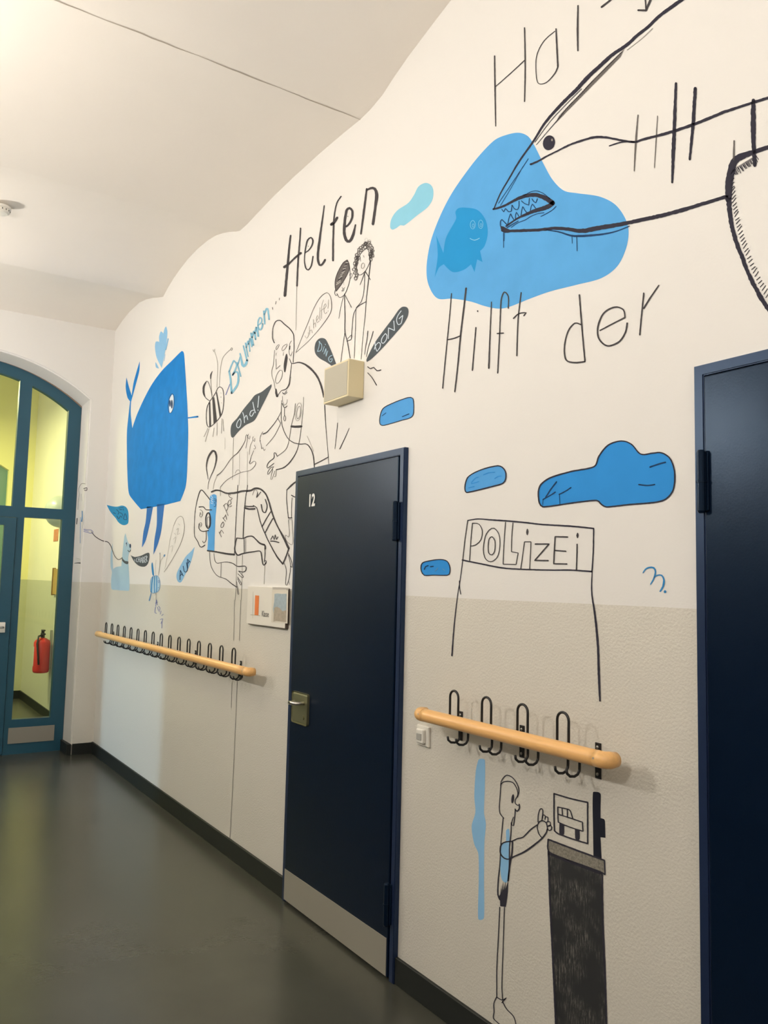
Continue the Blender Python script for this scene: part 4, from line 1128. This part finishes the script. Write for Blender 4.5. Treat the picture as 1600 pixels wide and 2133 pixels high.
# ---- patient
art('painted_patient', 'line drawing of a lying patient with a blue collar and one arm raised', 'wall painting', [
    ('head', [L('B', '350,860 300,795 240,735 205,800 165,980 150,1200 155,1320 195,1390 215,1440 240,1462 285,1435', [1.8, 2, 1.2, 1.2, 1.4, 2]), L('B', '212,952 265,950 300,985 370,987', [2.4, 1.6, 2.2]), L('B', '222,985 250,1000 258,1040 238,1080 218,1062 228,1020', 1, 'mid'),
              EL('B', 236, 1040, 4, 7, 0), L('B', '215,1160 238,1150 245,1180 228,1205', 1, 'mid'), EL('B', 228, 1180, 4, 7, 0), L('B', '213,1165 210,1220 230,1250 265,1262 330,1250', 1.9), L('B', '302,1260 300,1370 272,1408 257,1385', 1.4)]),
    ('mouth', [L('B', '335,1025 350,1060 355,1120 350,1195 325,1222 300,1185 297,1085 315,1035', [3, 3, 2.2, 2.6], 'dark', True), L('B', '318,1085 342,1080 342,1190 318,1200 312,1140', 1, 'ink', True)]),
    ('collar', [F('B', '345,880 355,810 385,790 430,800 435,900 420,1100 405,1512! 315,1507! 325,1350 316,1260 352,1200 340,1120 345,1000', 'collar', 1),
                ] + [L('B', s, 1, 'white', lv=4) for s in ('385,790 365,810 385,830 362,850', '390,850 365,870 390,890', '360,900 385,910')] + [L('B', s, 1, 'navy', lv=4) for s in ('400,850 425,850 425,890 400,892', '405,910 425,912 420,942 400,945', '400,870 425,872')]),
    ('shirt', [L('B', '370,760 420,740 480,745 560,777 680,770 760,750 830,747', [3.4, 3, 4, 3.6]), L('B', '703,675 695,850 680,1100 667,1400 660,1555', 1.4), L('B', '318,1505 430,1522 560,1545 658,1556', [3, 3.6, 4]), L('B', '480,700 480,810', .8, 'pale')]),
    ('lettering', [L('B', s, 1.3, 'mid') for s in ('465,1270 495,1330', '472,1290 495,1245 522,1285', '515,1140 488,1180 492,1212 515,1205 528,1165 515,1140', '512,1088 545,1132', '520,1098 545,1060', '548,1048 562,1110', '525,932 580,1060', '522,935 560,905 578,960 555,1000',
                                                 '575,935 618,905 600,862 575,905 592,950 628,935', '612,800 582,790 605,830 632,840 615,862')]),
    ('legs', [L('B', '815,750 870,742 915,718 955,715 1000,730 1060,790 1100,890 1130,1000 1190,1160 1290,1350 1350,1478!', [4, 4, 3, 3.4, 3, 2.6, 4.4, 4.6]), L('B', '1350,1478 1315,1580 1275,1675!', 2.8), L('B', '1275,1675 1200,1580 1100,1400 1040,1270 990,1140 945,965 900,932', [3.4, 2.2, 2, 1.8]),
              L('B', '828,675 800,850 780,1100 770,1340', [1.2, 2, 2]), L('B', '783,1350 785,1540', 1.6), L('B', '803,1352 802,1535', .8, 'mid'), L('B', '790,940 845,945 905,944', 2.6), L('B', '790,962 850,978 918,974', 3.8),
              L('B', '690,1345 672,1420 665,1500 700,1562 760,1545 830,1530 900,1520 985,1512 1003,1560 1018,1660 1035,1692 1060,1660', [2.4, 2.4, 3, 2.6, 2.2, 2.4, 2.6]), L('B', '690,1345 770,1350 830,1326 890,1325 940,1370 985,1412 1040,1432', [2, 2.6, 2.6, 4]),
              L('B', '1045,1432 1048,1550 1040,1650', 1.6), L('B', '1040,1435 1055,1440 1058,1485 1042,1482', 1.3), L('B', '1048,1632 1062,1636 1060,1668', 1.6), L('B', '1052,855 1075,940 1052,1022 1018,1005 1000,920', 2.2),
              L('B', '1120,1012 1060,1110 1010,1205', 2), L('B', '1150,1095 1100,1180 1050,1278', 2.2), L('B', '890,800 915,735 945,740 955,800', .9, 'mid'), L('B', '995,760 940,832! 955,770', 1.6),
              L('B', '1122,1365 1148,1315! 1165,1368! 1178,1302! 1195,1365! 1212,1330', 1.5), L('B', '1120,1385 1170,1388 1225,1402', 2.4)]),
    ('foot', [L('B', '1345,1540 1385,1640 1395,1718 1375,1702', 1.4), L('B', '1290,1660 1318,1750 1310,1930 1325,1945 1355,1850 1372,1700 1345,1560', 1.1), L('B', '1350,1900 1358,1935', .8, 'mid')]),
    ('raised_arm', [L('B', '440,550 480,520 540,450 600,360 650,305 700,265 760,180 795,110 805,55', [2.2, 1, 1.2, 1.4, 2, 1.2, .9], 'mid'), L('B', '480,700 540,630 620,572 740,515 860,485 918,430 932,385 905,370 860,405 850,392 870,330', 1, 'mid'),
                    L('B', '803,60 815,30 828,60 805,205', .9, 'mid'), L('B', '838,28 828,60 852,90 858,50', .9, 'mid'), L('B', '900,58 890,85 915,122 918,80', .9, 'mid'), L('B', '895,100 860,180 850,285', .8, 'pale'), L('B', '912,165 930,205 905,215', .9, 'mid'),
                    L('B', '905,235 870,320 855,400', .9, 'mid'), L('B', '670,525 685,490 715,480 740,510', .8, 'pale')]),
    ('lower_arm', [L('B', '345,1520 350,1620 370,1720 430,1812 480,1842 550,1866 620,1922 688,1968', [1, 1, 1.2, 2]), L('B', '400,1540 410,1625 440,1665 500,1655 570,1650 640,1668 700,1705 800,1705 805,1755 770,1777 715,1765', [1, 1.2, 2.2, 1.6]), L('B', '492,1660 486,1842', .9, 'mid'),
                   L('B', '715,1768 772,1830 762,1850 705,1800', 1.1), L('B', '700,1840 752,1930 738,1942 700,1862', 1.1), L('B', '690,1900 700,2052 715,2062 700,1960', .9, 'mid')]),
    ('hair_loop', [L('B', '328,600 305,450 325,330 380,240 415,252 432,330 408,450 360,560 332,640 325,725', [1, 2, 4, 4, 2.2, 1, .8]), L('B', '440,550 402,650 390,725', .8, 'pale')])])
art('painted_figure', 'thin outlined bent arm of a half hidden figure cut off by the numbered door', 'wall painting', [
    (None, [L('B', '1470,612 1400,662 1325,735!', [2, 3.6, 2]), L('B', '1325,735 1322,850 1330,950 1345,1090', 1.4), L('B', '1385,802 1420,822 1462,830', 2.2), L('B', '1392,832 1385,960 1385,1090', 1.1), L('B', '1345,1090 1390,1090', 2.2), L('B', '1345,1112 1388,1112', .8, 'mid'),
            L('B', '1345,1120 1358,1270 1348,1332 1310,1305 1308,1350 1340,1402 1390,1430 1405,1380 1390,1110', .9, 'mid')])])
for lab, ps in (('long thin vertical line running down the wall past the coat rail to the skirting', [L('B', '825,250 822,480 822,680', .8, 'faint'), L('B', '762,1560 755,1900 745,2133', .9, 'pale'), L('2', '1433,0 1424,240', 1.1, 'pale'), L('2', '1412,480 1392,950 1368,1415', 1.1, 'pale')]),
                ('shorter thin vertical line just left of the long one', [L('B', '725,250 720,680', .7, 'faint'), L('B', '690,1560 680,1960 670,2133', .9, 'pale'), L('2', '1395,0 1390,240', .9, 'pale'), L('2', '1380,490 1376,640', .9, 'pale')]),
                ('thin faint drip line running down below the long dark speech blob', [L('B', '648,75 642,300 635,605', .8, 'pale')]),
                ('very short faint drip line below the large bee, right of it', [L('B', '540,70 538,215', .7, 'faint')]),
                ('short thin drip line above the class sign', [L('B', '1047,1700 1040,1850 1037,1930', .8, 'pale')])):
    art('paint_drip', lab, 'paint drip', [('line', [q_]) for q_ in ps] if len(ps) > 1 else [(None, ps)])

# ---- clouds, POLIZEI, signature
art('painted_cloud', 'small blue outlined cloud just below and right of the wall speaker', 'wall painting', [
    ('fill', [F('P', '791,872 797,852 815,841 850,828 860,830 862,850 858,868 835,876 800,886 792,884', 'cloud2', 0)]), ('outline', [L('P', '791,872 797,852 815,841 850,828 860,830 862,850 858,868 835,876 800,886 792,884', 1.6, 'shark', True), L('P', '796,866 804,860', 1.2, 'navy'), L('P', '838,868 852,862', 1.6, 'navy')])])
sh = '300,238 360,205 430,185 470,183 497,210 500,250 485,275 430,292 290,325 280,310 284,270'
art('painted_cloud', 'medium pale blue sausage-shaped cloud left of the biggest blue cloud', 'wall painting', [('fill', [F('6', sh, 'cloud2', 0)]), ('outline', [L('6', sh, [2, 2.6, 3, 2.4], 'shark', True)]), ('scribble', [L('6', s, 1.6, 'cloud') for s in ('380,230 410,218 440,216', '315,272 335,248 352,242', '315,278 355,266', '440,250 455,240 475,236', '300,300 330,292')])])
sh = '700,402 680,380 675,320 690,280 740,245 850,212 975,185 1000,130 1050,70 1120,48 1175,65 1225,118 1290,113 1340,112 1385,145 1408,220 1400,310 1360,360 1300,378 1160,390 1040,403 1015,390 990,368 880,378'
art('painted_cloud', 'biggest deep blue outlined cloud, above the POLIZEI sign', 'wall painting', [('fill', [F('6', sh, 'cloud', 0)]), ('outline', [L('6', sh, [3, 3, 2.6, 3.2, 3, 3], 'shark', True)]),
    ('scribble', [L('6', s, w_, 'navy') for s, w_ in (('1275,188 1320,172 1358,162', 3), ('1215,282 1260,287 1300,282', 3), ('772,268 740,310 715,350', 2.6), ('700,362 740,340 766,322', 2.4), ('700,362 698,390', 1), ('786,335 820,318 850,298', 2.2), ('788,335 790,385', 1.2))])])
sh = '62,770 45,745 50,705 100,690 150,685 185,695 200,730 195,765 170,770 110,769'
art('painted_cloud', 'small deep blue cloud right beside the numbered door, above the dado line', 'wall painting', [('fill', [F('6', sh, 'cloud', 0)]), ('outline', [L('6', sh, 2, 'shark', True), L('6', '62,738 68,724 82,718', 2.4, 'navy'), L('6', '95,724 110,722', 2.4, 'navy')]), ('scribble', [L('6', '120,748 135,730', 1.4, 'bluegrey'), L('6', '160,735 172,745', 1.2, 'bluegrey')])])
pz = lambda *s: [L('6', a, 1.8, 'ink') for a in s]
art('painted_sign', 'black outlined POLIZEI board drawn on two long thin posts', 'wall painting', [
    ('board', [L('6', '295,475 350,467 420,472 510,478 600,486 700,497 850,506 972,518!', [2, 3, 3.4, 3, 3.6, 3], 'shark'), L('6', '972,518 970,640 963,752', 2.6, 'shark'), L('6', '963,750 850,742 750,742 600,738 480,730 350,705 266,688!', [3.4, 2.6, 3, 3], 'shark'), L('6', '268,690 280,580 295,475', 1.9, 'ink')]),
    ('post', [L('6', '268,690 255,790 240,880 222,1040 210,1202', [1.8, 1.6, 2.2, 3], 'shark'), L('6', '250,800 252,840 258,872', 1.6, 'shark')]),
    ('post', [L('6', '964,750 962,862 980,990 995,1150 1000,1300 1006,1445', [2, 3, 4.4, 4.6, 5, 3.4], 'shark')]),
    ('letter', pz('320,490 312,580 305,690', '322,490 355,495 373,530 365,580 335,608 310,613')), ('letter', [L('6', '437,517 463,550 468,610 455,670 420,697 390,680 379,630 390,560 412,525', 1.8, 'ink', True), L('6', '425,562 441,585 440,640 425,660 408,650 405,610 410,575', 2, 'ink', True)]),
    ('letter', pz('498,484 490,600 485,710! 555,712! 566,650! 530,643! 532,560 538,488')), ('letter', pz('580,735 592,650 600,590! 635,590! 632,660 628,737')+[F('6', '615,518 622,535 616,556 609,540', 'ink', 2)]),
    ('letter', [L('6', '658,602 732,602! 655,690! 728,691', 2.8, 'ink')]), ('letter', [L('6', '832,564 765,562! 757,708! 828,709', 2.8, 'ink'), L('6', '762,636 822,641', 2.8, 'ink')]),
    ('letter', [L('6', '883,603 882,670 879,740', 2.6, 'ink'), F('6', '886,540 892,555 886,572 879,556', 'ink', 2)])])
art('painted_signature', 'blue curly signature letter n with a dot beside the right-hand door', 'wall lettering', [
    (None, [L('6', '1238,757 1250,738 1270,728 1295,730 1305,752 1295,788 1278,818', [2, 3.6, 3.2, 2.2], 'nblue'), L('6', '1296,782 1315,770 1338,770 1350,795 1345,830 1330,856', [2, 3, 4, 3], 'nblue'), EL('6', 1356, 858, 7, 8, 0, 'nblue')])])

# ---- boy, streak, screen and kiosk
D_ = lambda s, w_=2.0, c=False: L('G', s, w_, 'dark', c)
art('painted_boy', 'black outlined boy in profile pointing at the painted screen', 'wall painting', [
    ('head', [D_('245,270 252,215 280,170 320,140 380,165 430,225 460,300 460,350 445,400', 1.9), D_('250,250 275,223 330,213 390,228 430,285 450,350 442,395 418,435 422,480 455,502', 1.9), D_('465,488 468,535 440,570 418,545', 2.8), D_('420,552 412,640 400,735', 2.2),
              D_('398,640 380,690 378,735 400,740', 1.6), D_('247,260 238,400 229,520 240,600 282,652', 1.9), EL('G', 388, 422, 15, 54, 0, 'dark', .12)]),
    ('body', [D_('275,652 265,750 248,950 236,1200 216,1400 212,1560 235,1622', [2, 1.6, 2.4, 3]), D_('372,705 366,850 350,1000 348,1200 332,1400', [2, 2.4]), D_('385,930 380,1060 355,1200 335,1400', [3, 3.6, 2.4])]),
    ('shirt_patch', [F('G', '310,800 345,780 352,900 346,1000 352,1150 336,1350 315,1420 265,1392 245,1300 240,1150 245,1050 262,970 308,930', 'sky', 1)]),
    ('shorts', [F('G', '222,1590 240,1560 252,1440! 258,1540! 275,1400! 278,1520! 305,1400! 300,1500! 335,1400! 328,1560 305,1710! 280,1705 240,1700! 236,1625', 'dark', 2)]),
    ('arm', [D_('385,928 310,935 255,962 240,1020 246,1080 290,1130 350,1140 400,1110 500,1068 620,990 740,890 790,820 800,782', [2.6, 3, 2.6, 3.6, 3.6, 2.6]), D_('385,925 450,895 510,880 600,790 680,732', 2.4)]),
    ('hand', [D_('690,722 680,760 700,840 738,888', 2), D_('690,722 710,692 750,684 790,712 803,782', 2.4), D_('690,700 692,620 712,548 735,540 747,560 745,610 735,682', 2), D_('742,650 750,615 778,625 772,668', 2), D_('778,640 806,640 806,690 790,702', 2),
              D_('806,692 836,700 832,745 806,748', 2), D_('812,742 845,740 852,778 828,800 800,782', 2)]),
    ('leg', [L('7', '585,1425 577,1600 567,1800 567,1968', 2, 'dark'), L('7', '567,1968 549,2008 551,2060 547,2098 585,2135', 2, 'dark')]),
    ('leg', [L('7', '613,1425 606,1650 598,1900 602,1985', 1.8, 'dark'), L('7', '602,1995 625,2040 662,2078 675,2100 684,2140', 2, 'dark'), L('7', '567,1970 600,1988 626,1974! 598,2003', 2, 'dark')])])
art('painted_streak', 'pale blue vertical paint streak left of the painted boy', 'wall painting', [
    (None, [F('7', '472,525 495,532 495,700 490,850 501,920 492,1040 490,1250 489,1492 455,1497 458,1250 455,1100 430,1040 415,935 437,850 431,750 440,600 456,532', 'sky', 0)])])
art('painted_screen', 'square outlined screen with a small truck drawn inside it', 'wall painting', [
    ('frame', [D_('880,360 1080,420 1280,465! 1280,700 1281,955! 1100,900 925,835 885,800! 880,600 880,362!', 3)]),
    ('truck', [D_('925,520 1040,545 1072,562 1102,652', 2.4), D_('925,520 926,610 930,700! 1000,732 1100,770 1225,808! 1218,700! 1100,660 930,606', 2.4), D_('975,530 980,612', 2.2), D_('1038,548 1040,636', 2.2)]),
    ('wheel', [F('G', '945,715! 1000,732! 1000,840 975,862 945,845', 'dark', 2)]), ('wheel', [F('G', '1130,785! 1185,802! 1186,900 1160,918 1134,895', 'dark', 2)])])
M['chalk'] = mat('charcoal_hatching', (0.020, 0.021, 0.023), 0.6, noise=0.0)
nt = M['chalk'].node_tree
g = nt.nodes.new('ShaderNodeNewGeometry'); mp = nt.nodes.new('ShaderNodeMapping'); mp.inputs['Scale'].default_value = (210, 1, 26)
mp.inputs['Rotation'].default_value = (0, math.radians(4), 0)
nz = nt.nodes.new('ShaderNodeTexNoise'); nz.inputs['Scale'].default_value = 1.0; nz.inputs['Detail'].default_value = 6; nz.inputs['Roughness'].default_value = .75
n2 = nt.nodes.new('ShaderNodeTexNoise'); n2.inputs['Scale'].default_value = 9.0
rp = nt.nodes.new('ShaderNodeMapRange'); rp.inputs['From Min'].default_value = .50; rp.inputs['From Max'].default_value = .66; rp.inputs['To Max'].default_value = .75
ml = nt.nodes.new('ShaderNodeMath'); ml.operation = 'MULTIPLY'
r2 = nt.nodes.new('ShaderNodeMapRange'); r2.inputs['From Min'].default_value = .40; r2.inputs['From Max'].default_value = .60
mx = nt.nodes.new('ShaderNodeMix'); mx.data_type = 'RGBA'; mx.inputs['A'].default_value = (0.020, 0.021, 0.023, 1); mx.inputs['B'].default_value = (.40, .37, .32, 1)
nt.links.new(g.outputs['Position'], mp.inputs[0]); nt.links.new(mp.outputs[0], nz.inputs['Vector']); nt.links.new(g.outputs['Position'], n2.inputs['Vector'])
nt.links.new(nz.outputs['Fac'], rp.inputs['Value']); nt.links.new(n2.outputs['Fac'], r2.inputs['Value']); nt.links.new(rp.outputs[0], ml.inputs[0]); nt.links.new(r2.outputs[0], ml.inputs[1])
nt.links.new(ml.outputs[0], mx.inputs['Factor']); nt.links.new(mx.outputs['Result'], nt.nodes['Principled BSDF'].inputs['Base Color'])
M['cross'] = mat('crosshatch_grey', (0.24, 0.22, 0.18), 0.6, noise=0.9, nscale=170)
PM['chalk'] = M['chalk']; PM['cross'] = M['cross']
art('painted_kiosk', 'tall black hatched pillar with grey top, drawn under the short coat rail', 'wall painting', [
    ('pillar', [F('7', '880,1085! 1205,1215! 1208,1500 1220,1800 1228,2133 1232,2215! 930,2215! 922,2000 905,1700 892,1400', 'chalk', 1)]),
    ('top_slab', [F('G', '812,905! 1480,1155! 1490,1320! 1430,1290 1100,1170 830,1062! 806,1010', 'cross', 2), D_('812,905 1150,1035 1480,1155! 1488,1320', [3.4, 4, 2.6]), D_('812,905 806,1010 830,1062 1100,1170 1430,1290 1486,1322', [3.4, 2.4, 3.6, 3])]),
    ('post', [F('G', '1345,345 1360,338 1415,345 1437,370 1435,500 1434,652! 1478,665 1488,700 1493,887! 1434,880! 1440,1000 1448,1152! 1350,1115! 1345,800 1340,500', 'screen', 1)]),
    ('outline', [L('7', '880,1085 890,1400 905,1700 925,2133', [3.6, 4], 'dark'), L('7', '1206,1225 1210,1500 1222,1800 1232,2133', [3.4, 4], 'dark'), L('G', '820,1075 1100,1185 1440,1310', 5, 'dark')])])
